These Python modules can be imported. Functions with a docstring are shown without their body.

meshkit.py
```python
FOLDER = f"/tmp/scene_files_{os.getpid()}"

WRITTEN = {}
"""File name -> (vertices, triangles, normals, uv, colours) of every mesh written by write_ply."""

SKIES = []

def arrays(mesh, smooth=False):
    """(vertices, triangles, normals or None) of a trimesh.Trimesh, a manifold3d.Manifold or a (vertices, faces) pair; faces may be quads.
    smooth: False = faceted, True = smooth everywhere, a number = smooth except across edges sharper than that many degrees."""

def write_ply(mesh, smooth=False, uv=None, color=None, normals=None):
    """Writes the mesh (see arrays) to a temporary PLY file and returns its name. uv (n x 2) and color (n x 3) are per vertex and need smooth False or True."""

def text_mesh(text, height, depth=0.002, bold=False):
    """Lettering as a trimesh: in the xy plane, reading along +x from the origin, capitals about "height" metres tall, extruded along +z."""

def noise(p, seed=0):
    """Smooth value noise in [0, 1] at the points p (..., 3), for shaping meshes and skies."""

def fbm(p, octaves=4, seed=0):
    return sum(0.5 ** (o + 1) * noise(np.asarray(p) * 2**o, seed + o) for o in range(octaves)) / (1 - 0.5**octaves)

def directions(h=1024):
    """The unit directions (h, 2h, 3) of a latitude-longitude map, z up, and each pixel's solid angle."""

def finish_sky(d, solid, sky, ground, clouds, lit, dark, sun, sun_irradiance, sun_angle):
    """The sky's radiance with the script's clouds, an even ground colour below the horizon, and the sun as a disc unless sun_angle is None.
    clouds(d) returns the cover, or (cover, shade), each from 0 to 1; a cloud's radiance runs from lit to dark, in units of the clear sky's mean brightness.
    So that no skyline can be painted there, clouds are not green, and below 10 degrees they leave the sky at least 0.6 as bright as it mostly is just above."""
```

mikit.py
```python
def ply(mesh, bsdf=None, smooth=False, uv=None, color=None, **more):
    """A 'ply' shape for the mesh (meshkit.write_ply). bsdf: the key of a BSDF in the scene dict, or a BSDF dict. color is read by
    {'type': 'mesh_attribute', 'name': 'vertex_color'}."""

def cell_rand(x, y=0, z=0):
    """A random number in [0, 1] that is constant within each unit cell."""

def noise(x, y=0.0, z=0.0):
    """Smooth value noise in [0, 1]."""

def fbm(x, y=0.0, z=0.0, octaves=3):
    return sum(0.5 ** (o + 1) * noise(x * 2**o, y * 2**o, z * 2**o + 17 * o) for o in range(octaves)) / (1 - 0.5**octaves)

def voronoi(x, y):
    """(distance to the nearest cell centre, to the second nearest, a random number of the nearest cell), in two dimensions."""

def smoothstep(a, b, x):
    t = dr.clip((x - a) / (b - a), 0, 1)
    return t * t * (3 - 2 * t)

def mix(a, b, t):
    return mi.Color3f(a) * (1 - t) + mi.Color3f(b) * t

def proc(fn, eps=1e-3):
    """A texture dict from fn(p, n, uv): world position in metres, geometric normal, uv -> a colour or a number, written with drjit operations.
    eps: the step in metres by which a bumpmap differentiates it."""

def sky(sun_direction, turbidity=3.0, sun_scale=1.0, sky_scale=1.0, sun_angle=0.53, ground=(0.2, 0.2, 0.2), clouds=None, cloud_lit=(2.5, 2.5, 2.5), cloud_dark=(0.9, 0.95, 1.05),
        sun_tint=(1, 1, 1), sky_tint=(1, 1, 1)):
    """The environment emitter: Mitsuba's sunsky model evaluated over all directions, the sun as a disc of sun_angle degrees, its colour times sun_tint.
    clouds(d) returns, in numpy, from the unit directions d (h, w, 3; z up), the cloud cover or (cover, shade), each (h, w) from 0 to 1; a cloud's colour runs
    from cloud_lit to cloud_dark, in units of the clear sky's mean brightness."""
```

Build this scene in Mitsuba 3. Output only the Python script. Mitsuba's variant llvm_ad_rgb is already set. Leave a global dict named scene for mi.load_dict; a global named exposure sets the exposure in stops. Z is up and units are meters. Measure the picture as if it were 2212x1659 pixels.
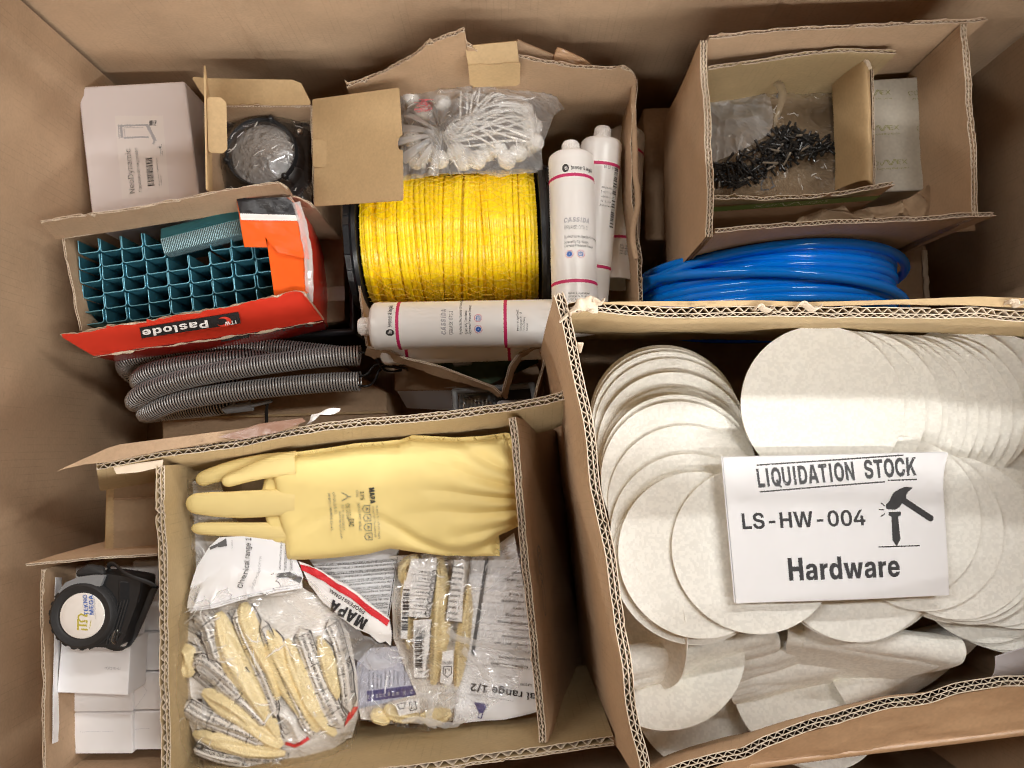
import math, glob, numpy as np, trimesh, mitsuba as mi, drjit as dr, mikit, meshkit, manifold3d as m3
import shapely
from shapely import affinity
from shapely.geometry import Polygon, LineString, Point, box as sbox
from mikit import proc, ply, noise as tnoise, fbm as tfbm, smoothstep as tstep, mix as tmix

# ------------------------------------------------------------------ camera, lamps, exposure
scene, labels, counts = {}, {}, {}
exposure = 0.0
CAM_Z, F, CU, CV, NV = 1.15, 1609.0, 1106.0, 829.5, 960.0      # metres, focal length and centre in 2212-wide photo units
TH = math.atan((NV - CV) / F)
fwd = np.array([0, math.sin(TH), -math.cos(TH)]); upv = np.array([0, math.cos(TH), math.sin(TH)])
T4 = mi.ScalarTransform4f
scene['camera'] = {'type': 'perspective', 'fov': math.degrees(2 * math.atan(1106 / F)), 'fov_axis': 'x', 'near_clip': 0.02, 'far_clip': 50.0,
                   'to_world': T4().look_at(origin=[0, 0, CAM_Z], target=(np.array([0, 0, CAM_Z]) + fwd).tolist(), up=upv.tolist())}
LAMP_Z, LAMP_POWER, LAMP_W = 3.4, 57.0, 0.16
LAMP_COLOR = (1.0, 0.975, 0.94)
# fluorescent strip lamps under the hall's ceiling: (y of the row, x from, x to, relative power)
LAMPS = [(0.92, 0.7, 1.95, 1.0), (0.92, 2.25, 4.1, 1.0), (0.92, -3.6, -1.4, 1.0),
         (2.75, -0.6, 4.1, 1.0), (-2.45, -1.5, 4.1, 1.3), (-3.65, -2.0, 4.1, 1.3), (-0.85, 1.2, 4.1, 0.8)]

def P(u, v, z):
    """The world point at height z seen at the photo's pixel (u, v), on a 2212 x 1659 grid."""
    d = np.array([(u - CU) / F, 0, 0]) + fwd - (v - CV) / F * upv
    return np.array([0, 0, CAM_Z]) + d * ((z - CAM_Z) / d[2])
def PL(pts, z=None):
    return np.array([P(p[0], p[1], p[2] if len(p) > 2 else z) for p in pts])

# ------------------------------------------------------------------ entries of the scene
def numbered(name):
    n = counts.get(name, 0); counts[name] = n + 1
    return name if n == 0 else f'{name}_{n:03d}'
def thing(name, label, cat, group=None, kind=None):
    key = numbered(name)
    labels[key] = {'label': label, 'category': cat}
    if group: labels[key]['group'] = group
    if kind: labels[key]['kind'] = kind
    return key
def part(parent, name, mesh, bsdf, smooth=False, uv=None, label=None, kind=None, **more):
    key = numbered(f'{parent}__{name}') if name else parent
    if smooth not in (True, False) and uv is None: mesh, smooth = creased(mesh, smooth), True
    scene[key] = ply(mesh, bsdf, smooth, uv=uv, **more)
    if label or kind:
        labels.setdefault(key, {})
        if label: labels[key]['label'] = label
        if kind: labels[key]['kind'] = kind
    return key
def creased(mesh, deg):
    """The mesh with its vertices split along edges sharper than deg, ready to be smoothed."""
    v, f = np.asarray(mesh.vertices), np.asarray(mesh.faces)
    n = np.cross(v[f[:, 1]] - v[f[:, 0]], v[f[:, 2]] - v[f[:, 0]]); un = unit(n)
    c = f.ravel(); o = np.argsort(c, kind='stable'); cs = c[o]; st = np.r_[0, np.flatnonzero(np.diff(cs)) + 1, len(cs)]
    out = np.zeros(len(c), int); verts = []; cosd = math.cos(math.radians(deg)); fo = o // 3
    for a, b in zip(st[:-1], st[1:]):
        fs = fo[a:b]; g = un[fs]
        if b - a < 2 or (g @ g[0]).min() > cosd:
            out[o[a:b]] = len(verts); verts.append(cs[a]); continue
        left = np.arange(b - a)
        while len(left):
            grp = np.zeros(len(left), bool); grp[0] = True
            while True:
                new = ((g[left] @ g[left[grp]].T) > cosd).any(1) | grp
                if (new == grp).all(): break
                grp = new
            out[o[a:b][left[grp]]] = len(verts); verts.append(cs[a]); left = left[~grp]
    return TM(v[verts], out.reshape(-1, 3))
def cat(meshes):
    return trimesh.util.concatenate([m for m in meshes if m is not None and len(m.faces)])
def TM(v, f): return trimesh.Trimesh(np.asarray(v, float), np.asarray(f, int), process=False)
def unit(v):
    v = np.asarray(v, float); return v / np.maximum(np.linalg.norm(v, axis=-1, keepdims=True), 1e-12)

# ------------------------------------------------------------------ meshes
def grid_faces(n, m, flip=False, o=0):
    i, j = np.meshgrid(np.arange(n - 1), np.arange(m - 1), indexing='ij')
    a = (i * m + j).ravel() + o
    f = np.vstack([np.stack([a, a + m, a + m + 1], 1), np.stack([a, a + m + 1, a + 1], 1)])
    return f[:, ::-1] if flip else f
def resample(pts, n):
    pts = np.asarray(pts, float)
    s = np.r_[0, np.cumsum(np.linalg.norm(np.diff(pts, axis=0), axis=1))]
    t = np.linspace(0, s[-1], n)
    return np.stack([np.interp(t, s, pts[:, k]) for k in range(pts.shape[1])], 1)
def spline(pts, n):
    from scipy.interpolate import CubicSpline
    pts = np.asarray(pts, float)
    s = np.r_[0, np.cumsum(np.linalg.norm(np.diff(pts, axis=0), axis=1) ** 0.7)]
    return resample(CubicSpline(s, pts)(np.linspace(0, s[-1], n * 4)), n)
def frames(path):
    t = unit(np.gradient(path, axis=0))
    a = np.zeros_like(t)
    ref = np.array([0, 0, 1.0]) if abs(t[0, 2]) < .9 else np.array([1.0, 0, 0])
    a[0] = unit(np.cross(t[0], ref))
    for k in range(1, len(t)):
        x = a[k - 1] - t[k] * np.dot(a[k - 1], t[k]); a[k] = unit(x)
    return t, a, np.cross(t, a)
def tube(path, r, sides=10, cap=True, ry=None, roll=0.0):
    path = np.asarray(path, float); n = len(path)
    r = np.broadcast_to(np.asarray(r, float), n); ry = r if ry is None else np.broadcast_to(np.asarray(ry, float), n)
    t, a, b = frames(path)
    ang = np.arange(sides) / sides * 2 * np.pi + roll
    v = path[:, None] + a[:, None] * (np.cos(ang)[None, :, None] * r[:, None, None]) + b[:, None] * (np.sin(ang)[None, :, None] * ry[:, None, None])
    v = v.reshape(-1, 3)
    i, j = np.meshgrid(np.arange(n - 1), np.arange(sides), indexing='ij')
    p, q = (i * sides + j).ravel(), (i * sides + (j + 1) % sides).ravel()
    f = np.vstack([np.stack([p, q, q + sides], 1), np.stack([p, q + sides, p + sides], 1)])
    if cap:
        v = np.vstack([v, path[0], path[-1]]); k = np.arange(sides)
        f = np.vstack([f, np.stack([k * 0 + n * sides, (k + 1) % sides, k], 1), np.stack([k * 0 + n * sides + 1, (n - 1) * sides + k, (n - 1) * sides + (k + 1) % sides], 1)])
    return TM(v, f)
def flat_tube(path, wdir, w, h, sides=16):
    """A swept flattened ellipse whose wide axis stays near wdir."""
    path = np.asarray(path, float); n = len(path)
    w, h = np.broadcast_to(w, n), np.broadcast_to(h, n)
    t = unit(np.gradient(path, axis=0)); wd = np.broadcast_to(np.asarray(wdir, float), path.shape)
    a = unit(wd - t * (wd * t).sum(1, keepdims=True)); b = np.cross(t, a)
    ang = np.arange(sides) / sides * 2 * np.pi
    v = path[:, None] + a[:, None] * (np.cos(ang)[None, :, None] * w[:, None, None]) + b[:, None] * (np.sin(ang)[None, :, None] * h[:, None, None])
    i, j = np.meshgrid(np.arange(n - 1), np.arange(sides), indexing='ij')
    p, q = (i * sides + j).ravel(), (i * sides + (j + 1) % sides).ravel()
    return TM(v.reshape(-1, 3), np.vstack([np.stack([p, q, q + sides], 1), np.stack([p, q + sides, p + sides], 1)]))
def lathe(profile, o, axis, sides=40, ref=(0, 0, 1)):
    """profile: (distance along the axis, radius) from the start to the end."""
    axis = unit(axis); a = unit(np.cross(axis, ref if abs(axis[2]) < .95 else (0, 1, 0))); b = np.cross(axis, a)
    ang = np.arange(sides) / sides * 2 * np.pi; pr = np.asarray(profile, float)
    v = np.asarray(o) + axis * pr[:, :1, None].reshape(-1, 1, 1) + (a * np.cos(ang)[:, None] + b * np.sin(ang)[:, None])[None] * pr[:, 1].reshape(-1, 1, 1)
    n = len(pr)
    i, j = np.meshgrid(np.arange(n - 1), np.arange(sides), indexing='ij')
    p, q = (i * sides + j).ravel(), (i * sides + (j + 1) % sides).ravel()
    return TM(v.reshape(-1, 3), np.vstack([np.stack([p, q + sides, q], 1), np.stack([p, p + sides, q + sides], 1)])[:, ::-1])
def hull_pts(pts, r, seg=12):
    s = m3.Manifold.sphere(r, seg)
    m = m3.Manifold.batch_hull([s.translate(np.asarray(p, float).tolist()) for p in pts])
    k = m.to_mesh(); return TM(k.vert_properties[:, :3], k.tri_verts)
def rbox(top, z0, r=0.003, lean=(0, 0)):
    """A box with rounded edges from its four top corners (world points) down to the height z0."""
    top = np.asarray(top, float); c = top.mean(0)
    pts = []
    for p in top:
        q = p + unit(np.r_[(c - p)[:2], 0]) * r * 1.4
        pts += [q - [0, 0, r], [q[0] + lean[0], q[1] + lean[1], z0 + r]]
    return hull_pts(pts, r)
def bar(p, q, w, h, up=(0, 0, 1)):
    p, q = np.asarray(p, float), np.asarray(q, float); t = unit(q - p); a = unit(np.cross(t, up)); b = np.cross(a, t)
    v = [x + a * (sa * w / 2) + b * (sb * h / 2) for x in (p, q) for sa, sb in ((-1, -1), (1, -1), (1, 1), (-1, 1))]
    f = [[0, 1, 2], [0, 2, 3], [4, 6, 5], [4, 7, 6]]
    for k in range(4):
        n = (k + 1) % 4; f += [[k, k + 4, n + 4], [k, n + 4, n]]
    return TM(v, np.array(f)[:, ::-1])
def fb(p, oct=3, seed=0): return meshkit.fbm(p, oct, seed) - 0.5

def polytri(poly):
    vs, fs, o = [], [], 0
    for g in getattr(poly, 'geoms', [poly]):
        if g.is_empty or g.area < 1e-12 or g.geom_type != 'Polygon': continue
        v, f = trimesh.creation.triangulate_polygon(g, engine='earcut')
        vs.append(v); fs.append(f + o); o += len(v)
    return (np.vstack(vs), np.vstack(fs)) if vs else (np.zeros((0, 2)), np.zeros((0, 3), int))
def slab(poly, fn, th, dens=None):
    """A sheet of thickness th: the 2D polygon mapped into the room by fn(xy) -> (points on its upper face, unit normals)."""
    if dens: poly = shapely.segmentize(poly, dens)
    v, f = polytri(poly)
    if dens:
        v3, f = trimesh.remesh.subdivide_to_size(np.c_[v, v[:, 0] * 0], f, dens, max_iter=12)
        m = TM(v3, f); m.merge_vertices(); v, f = m.vertices[:, :2], m.faces
    a, b, c = v[f[:, 0]], v[f[:, 1]], v[f[:, 2]]
    neg = (b - a)[:, 0] * (c - a)[:, 1] - (b - a)[:, 1] * (c - a)[:, 0] < 0
    f = np.where(neg[:, None], f[:, ::-1], f)
    pt, n = fn(v); k = len(v)
    e = np.vstack([f[:, [0, 1]], f[:, [1, 2]], f[:, [2, 0]]]).astype(np.int64)
    rim = e[~np.isin(e[:, 1] * k + e[:, 0], e[:, 0] * k + e[:, 1])]
    top = TM(pt, f); low = TM(pt - n * th, f[:, ::-1])
    p, q = pt[rim[:, 0]], pt[rim[:, 1]]; p2, q2 = p - n[rim[:, 0]] * th, q - n[rim[:, 1]] * th
    m = len(rim); i = np.arange(m)
    side = TM(np.vstack([p, q, p2, q2]), np.vstack([np.stack([i, i + 2 * m, i + m], 1), np.stack([i + m, i + 2 * m, i + 3 * m], 1)]))
    return cat([top, low, side])
def plane_fn(o, ex, ey, h=None):
    """Maps 2D metres on the plane o + x ex + y ey; h(xy) lifts along the normal."""
    o, ex, ey = np.asarray(o, float), unit(ex), np.asarray(ey, float); n = unit(np.cross(ex, ey)); ey = np.cross(n, ex)
    def fn(xy, lift=0.0):
        z = lift + (h(xy) if h else 0.0)
        return o + xy[:, :1] * ex + xy[:, 1:2] * ey + n * (np.zeros(len(xy)) + z)[:, None], np.broadcast_to(n, (len(xy), 3))
    fn.inv = lambda p: np.stack([(np.asarray(p) - o) @ ex, (np.asarray(p) - o) @ ey], -1)
    return fn
def xyz_fn(zf):
    """Maps world (x, y) onto the height field zf(xy)."""
    def fn(xy, lift=0.0):
        e = 2e-4
        z = zf(xy); gx = (zf(xy + [e, 0]) - z) / e; gy = (zf(xy + [0, e]) - z) / e
        n = unit(np.stack([-gx, -gy, np.ones(len(xy))], 1))
        return np.c_[xy, z] + n * lift, n
    return fn
def sheet(poly, fn, dens=0.006):
    v, f = polytri(shapely.segmentize(poly, dens))
    v3, f = trimesh.remesh.subdivide_to_size(np.c_[v, v[:, 0] * 0], f, dens, max_iter=14)
    m = TM(v3, f); m.merge_vertices(); v, f = np.array(m.vertices[:, :2]), np.array(m.faces)
    a, b, c = v[f[:, 0]], v[f[:, 1]], v[f[:, 2]]
    neg = (b - a)[:, 0] * (c - a)[:, 1] - (b - a)[:, 1] * (c - a)[:, 0] < 0
    return TM(fn(v)[0], np.where(neg[:, None], f[:, ::-1], f))

# ------------------------------------------------------------------ lettering and flat print
from PIL import Image, ImageDraw, ImageFont
_font = ImageFont.truetype(glob.glob('/opt/blender-*/*/datafiles/fonts/Inter.woff2')[0], 64)
_fontS = ImageFont.truetype(glob.glob('/opt/blender-*/*/datafiles/fonts/Inter.woff2')[0], 32)
_fontL = ImageFont.truetype(glob.glob('/opt/blender-*/*/datafiles/fonts/Inter.woff2')[0], 160)
_tcache = {}
def text_poly(s, h, bold=0, fine=True, stretch=1.0, slant=0.0, track=0):
    """Capitals h tall, reading along +x from the origin."""
    key = (s, bold, fine)
    if key not in _tcache:
        font, px = (_fontL, 160) if fine == 2 else (_font, 64) if fine else (_fontS, 32)
        font.set_variation_by_axes([14 if px < 100 else 32, (400, 600, 700, 800, 900)[min(int(bold), 4)]])
        gap = px * .03 if bold else 0; xs, x = [], 0
        for ch in s: xs.append(x); x += font.getlength(ch) + gap
        y0, y1 = -int(px * 1.05), int(px * .32); x0 = -4; x1 = int(x) + 6
        im = Image.new('L', (x1 - x0 + 8, y1 - y0 + 8)); dr_ = ImageDraw.Draw(im)
        for ch, x in zip(s, xs):
            if ch == 'I': w = px * (.1, .13, .15, .17, .19)[min(int(bold), 4)]; cx_ = x + font.getlength('I') / 2 + 4 - x0; dr_.rectangle([cx_ - w / 2, 4 - y0 - px * .727, cx_ + w / 2, 4 - y0], fill=255)
            else: dr_.text((4 - x0 + x, 4 - y0), ch, 255, font, anchor='ls')
        on = np.pad(np.asarray(im) > 127, ((0, 0), (1, 1))).astype(np.int8)
        r, st = np.nonzero(np.diff(on, axis=1) == 1); en = np.nonzero(np.diff(on, axis=1) == -1)[1]
        g = shapely.union_all(shapely.box(st, -r - 1, en, -r))
        g = g.buffer(0.6).buffer(-0.6).simplify(0.75 if fine else 0.8)
        _tcache[key] = affinity.affine_transform(g, [1, 0, 0, 1, -4, 4 - y0]), px * 0.727
    g, cap = _tcache[key]; k = h / cap
    return affinity.affine_transform(g, [k * stretch, k * slant, 0, k, 0, 0])
def moved(g, x, y, deg=0): return affinity.translate(affinity.rotate(g, deg, origin=(0, 0)), x, y)
def fit(g, w):
    """Stretches lettering to the width w."""
    b = g.bounds; return affinity.scale(affinity.translate(g, -b[0], 0), w / (b[2] - b[0]), 1, origin=(0, 0))
def stroke(pts, w): return LineString(pts).buffer(w / 2, cap_style='flat', join_style='mitre')
def barcode(w, h, seed=1, n=40):
    rg = np.random.default_rng(seed); x, out = 0, []
    for k in range(n):
        a = rg.choice([1, 1, 2, 3]); 
        if k % 2 == 0: out.append(sbox(x, 0, x + a, 1))
        x += a
    return affinity.scale(shapely.union_all(out), w / x, h, origin=(0, 0))
def printed(parent, name, poly, fn, bsdf, lift=0.00025, dens=None, label=None):
    if dens and dens >= .004: lift = max(lift, .0013)
    if dens: return part(parent, name, sheet(poly, lambda q: fn(q, lift), dens), bsdf, label=label)
    v, f = polytri(poly)
    a, b, c = v[f[:, 0]], v[f[:, 1]], v[f[:, 2]]
    neg = (b - a)[:, 0] * (c - a)[:, 1] - (b - a)[:, 1] * (c - a)[:, 0] < 0
    return part(parent, name, TM(fn(v, lift)[0], np.where(neg[:, None], f[:, ::-1], f)), bsdf, label=label)

# ------------------------------------------------------------------ corrugated board
def board(parent, name, top, bot, flutes=((0.0062, 0.0036),), mat='kraft', edge='kraft_edge', liner=0.0006, rag=0.0006, dent=0.0012, seed=0, col=0.004, rows=7,
          mats=None, label=None, ends=True, fdrop=0.001, extra=None, flute_depth=0.03):
    """A standing panel of corrugated board between the polylines top and bot; its cut upper edge shows liners and fluting. mats: per liner."""
    top, bot = np.asarray(top, float), np.asarray(bot, float)
    L = np.linalg.norm(np.diff(top, axis=0), axis=1).sum(); N = max(6, int(L / col))
    tp, bt = resample(top, N), resample(bot, N); S = np.linspace(0, L, N)
    tan = unit(np.gradient(tp, axis=0)); up = unit(tp - bt); nor = unit(np.cross(tan, up)); H = np.linalg.norm(tp - bt, axis=1)
    th = sum(f[1] for f in flutes); rg = np.random.default_rng(seed + 991)
    def surf(s, t, off, ragged=0.0):
        """s metres along (array), t metres below the upper edge."""
        I = lambda a: np.stack([np.interp(s, S, a[:, k]) for k in range(3)], -1)
        a, b, n = I(tp), I(bt), I(nor); u = unit(a - b); h = np.linalg.norm(a - b, axis=-1)
        q = np.stack([s * 9, t * 9, s * 0 + seed * 3.7], -1)
        d = dent * 2 * fb(q, 3, seed) + dent * 1.2 * fb(q * [4, .6, 1], 2, seed + 5)
        if extra is not None: d = d + extra(s, t)
        return a + u * (ragged - np.minimum(t, h) )[..., None] + n * (d + off)[..., None]
    offs = np.r_[-th / 2, -th / 2 + np.cumsum([f[1] for f in flutes])]
    tt = np.linspace(0, 1, rows) ** 1.3
    edges = []
    for k, o in enumerate(offs):
        rk = rag * (fb(np.stack([S * 120, S * 0 + k * 9.1, S * 0 + seed], -1), 3, seed + k) * 3.0) + rag * (rg.random(N) < .06) * rg.normal(0, 2.5, N)
        sg, tg = np.meshgrid(S, tt, indexing='ij'); tg = tg * H[:, None]
        rr = np.repeat(rk[:, None], rows, 1) * np.clip(1 - tg / 0.02, 0, 1)
        vs, fs, uvs, c = [], [], [], 0
        for off, fl in ((o - liner / 2, True), (o + liner / 2, False)):
            v = surf(sg, tg, np.full_like(sg, off), rr).reshape(-1, 3)
            vs.append(v); fs.append(grid_faces(N, rows, not fl, c)); uvs.append(np.stack([sg.ravel(), tg.ravel()], 1)); c += len(v)
        A, B = vs[0].reshape(N, rows, 3), vs[1].reshape(N, rows, 3)
        if ends:
            for e in (0, N - 1):
                v = np.vstack([A[e], B[e]]); vs.append(v); uvs.append(np.zeros((2 * rows, 2)))
                f = grid_faces(2, rows, False, c); fs.append(np.vstack([f, f[:, ::-1]][:1]) if e else f[:, ::-1]); c += len(v)
        m = TM(np.vstack(vs), np.vstack(fs))
        nm = name if k == 0 else None
        mk = (mats[k] if mats else mat)
        if k == 0: acc = []
        acc.append((m, np.vstack(uvs), mk))
        v = np.vstack([A[:, 0], B[:, 0]]); edges.append(TM(v, grid_faces(2, N, True)))
    by = {}
    for m, uv, mk in acc: by.setdefault(mk, []).append((m, uv))
    first = None
    for mk, ms in by.items():
        key = part(parent, name if first is None else None or 'liner', cat([m for m, _ in ms]), mk, True, uv=np.vstack([u for _, u in ms]), label=label if first is None else None)
        first = first or key
    for k, (pitch, h) in enumerate(flutes):
        n = max(8, int(L / pitch * 8)); s = np.linspace(0, L, n)
        ph = s / pitch * 2 * np.pi + 0.9 * fb(np.stack([s * 40, s * 0 + k, s * 0], -1), 2, seed + 3) * 2
        amp = (h / 2 - liner * .8) * (1 - 0.5 * np.clip(fb(np.stack([s * 25, s * 0 + 3 + k, s * 0], -1), 2, seed + 8), 0, 1))
        mid = (offs[k] + offs[k + 1]) / 2
        o = mid + amp * np.sin(ph)
        sl = amp * np.cos(ph) * 2 * np.pi / pitch; l = np.sqrt(1 + sl ** 2)
        w = 0.0005
        rk = -fdrop + rag * 2.2 * fb(np.stack([s * 150, s * 0 + k, s * 0 + 5], -1), 2, seed + 2)
        out = []
        for tdep in (0.0, flute_depth):
            for sg in (1, -1):
                out.append(surf(np.clip(s - sg * sl / l * w / 2, 0, L), np.full_like(s, tdep), o + sg * w / 2 / l, rk if tdep == 0 else rk * 0))
        a, b, a2, b2 = out
        edges += [TM(np.vstack([a, a2]), grid_faces(2, n)), TM(np.vstack([b, b2]), grid_faces(2, n, True)), TM(np.vstack([a, b]), grid_faces(2, n, True))]
    part(first if parent + '__' in first and first.count('__') < 2 else parent, 'cut_edge', cat(edges), edge)
    return first
SINGLE = ((0.0066, 0.0036),)
DOUBLE = ((0.0062, 0.0026), (0.0084, 0.0042))
THIN = ((0.0036, 0.0018),)
def lower(pts, z, shift=(0, 0)):
    p = np.array(pts, float); p[:, 2] = z; p[:, 0] += shift[0]; p[:, 1] += shift[1]; return p
def flap(parent, name, pts, z, bsdf, th=0.002, dens=None, h=None, label=None, rnd=0):
    """A flat panel whose upper face has these photo points (each with its own height, or z), fitted by a plane."""
    p = PL(pts, z); c = p.mean(0); _, _, vt = np.linalg.svd(p - c); n = vt[2] * (1 if vt[2][2] > 0 else -1)
    ex = unit(np.cross([0, 1, 0], n)); ey = np.cross(n, ex)
    fn = plane_fn(c, ex, ey, h); poly = Polygon(fn.inv(p))
    if rnd: poly = poly.buffer(-rnd).buffer(rnd, quad_segs=5)
    part(parent, name, slab(poly, fn, th, dens), bsdf, label=label)
    return fn
# ------------------------------------------------------------------ materials
def rgb(*c): return {'type': 'rgb', 'value': list(c)}
def pri(color, rough=0.5, two=True, **k):
    d = {'type': 'principled', 'base_color': rgb(*color) if isinstance(color, tuple) else color, 'roughness': rough, **k}
    return {'type': 'twosided', 'bsdf': d} if two else d
def bumped(b, fn, scale, eps):
    return {'type': 'twosided', 'bsdf': {'type': 'bumpmap', 'arbitrary': proc(fn, eps), 'scale': scale, 'bsdf': b}}
def kraft_fn(base, line=0.0):
    def fn(p, n, uv):
        a = tfbm(p.x * 14, p.y * 14, p.z * 14); b = tfbm(p.x * 420, p.y * 420, p.z * 420, octaves=2); c = tnoise(p.x * 90, p.y * 90, p.z * 90)
        k = 0.84 + 0.26 * a + 0.18 * (b - 0.5) + 0.05 * c - 0.10 * tstep(0.80, 0.90, tnoise(p.x * 210 + 9, p.y * 210, p.z * 210)) * tstep(0.55, 0.8, a)
        if line: 
            w = dr.abs(uv.x / line - dr.floor(uv.x / line) - 0.5)
            k *= 1 - 0.13 * tstep(0.40, 0.5, w) * tstep(0.35, 0.75, tnoise(uv.x * 70, uv.y * 45))
        return mi.Color3f(base[0], base[1], base[2]) * k
    return fn
scene['kraft'] = pri(proc(kraft_fn((0.395, 0.272, 0.172), 0.0062)), 0.75, specular=0.3)
scene['kraft_wall'] = pri(proc(kraft_fn((0.42, 0.292, 0.186), 0.0085)), 0.75, specular=0.3)
scene['kraft_olive'] = pri(proc(kraft_fn((0.375, 0.28, 0.152), 0.0085)), 0.7, specular=0.35)
scene['kraft_light'] = pri(proc(kraft_fn((0.44, 0.31, 0.165))), 0.7, specular=0.3)
scene['kraft_edge'] = pri((0.62, 0.52, 0.40), 0.85, specular=0.2)
scene['kraft_paper'] = pri(proc(kraft_fn((0.36, 0.255, 0.16))), 0.8)
scene['kraft_grey'] = pri(proc(kraft_fn((0.46, 0.43, 0.36))), 0.6, specular=0.4)
scene['tape_dark'] = pri((0.25, 0.14, 0.095), 0.25, specular=0.5)
scene['tape'] = pri(proc(kraft_fn((0.46, 0.285, 0.16))), 0.22, specular=0.5)
def card_fn(p, n, uv):
    return mi.Color3f(0.82, 0.81, 0.81) * (0.96 + 0.06 * tfbm(p.x * 25, p.y * 25, p.z * 25))
scene['white_card'] = pri(proc(card_fn), 0.45)
scene['pink_card'] = pri((0.76, 0.705, 0.70), 0.4)
scene['paper'] = pri((0.80, 0.80, 0.815), 0.6)
scene['lock_label'] = pri((0.79, 0.745, 0.725), 0.3)
scene['grey_paper'] = pri((0.60, 0.60, 0.64), 0.6)
scene['label_paper'] = pri((0.80, 0.775, 0.75), 0.35)
def felt_bump(p, n, uv):
    return tfbm(p.x * 420, p.y * 420, p.z * 200, octaves=2) + 0.5 * tnoise(p.x * 1500, p.y * 1500, p.z * 800)
def felt_fn(p, n, uv):
    return mi.Color3f(0.945, 0.935, 0.87) * (0.91 + 0.03 * tfbm(p.x * 25, p.y * 25, p.z * 25) + 0.085 * tstep(0.35, 0.65, tnoise(p.x * 470, p.y * 470, p.z * 200)))
scene['felt'] = bumped({'type': 'principled', 'base_color': proc(felt_fn), 'roughness': 0.85, 'specular': 0.2}, felt_bump, 0.0007, 3e-4)
for nm, c in dict(black=(0.02, 0.02, 0.022), stamp=(0.055, 0.058, 0.062), grey=(0.11, 0.11, 0.115), soft=(0.42, 0.42, 0.44), red=(0.62, 0.02, 0.03), magenta=(0.55, 0.03, 0.13), blue=(0.04, 0.12, 0.45), gold=(0.50, 0.42, 0.06), green=(0.10, 0.17, 0.04),
                  olive=(0.30, 0.29, 0.13), navy=(0.10, 0.09, 0.22), white=(0.75, 0.75, 0.75), pink=(0.72, 0.22, 0.25)).items():
    scene['ink_' + nm] = pri(c, 0.5)
def rubber_fn(p, n, uv):
    return mi.Color3f(0.79, 0.63, 0.25) * (0.93 + 0.14 * tfbm(p.x * 40, p.y * 40, p.z * 40))
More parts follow.
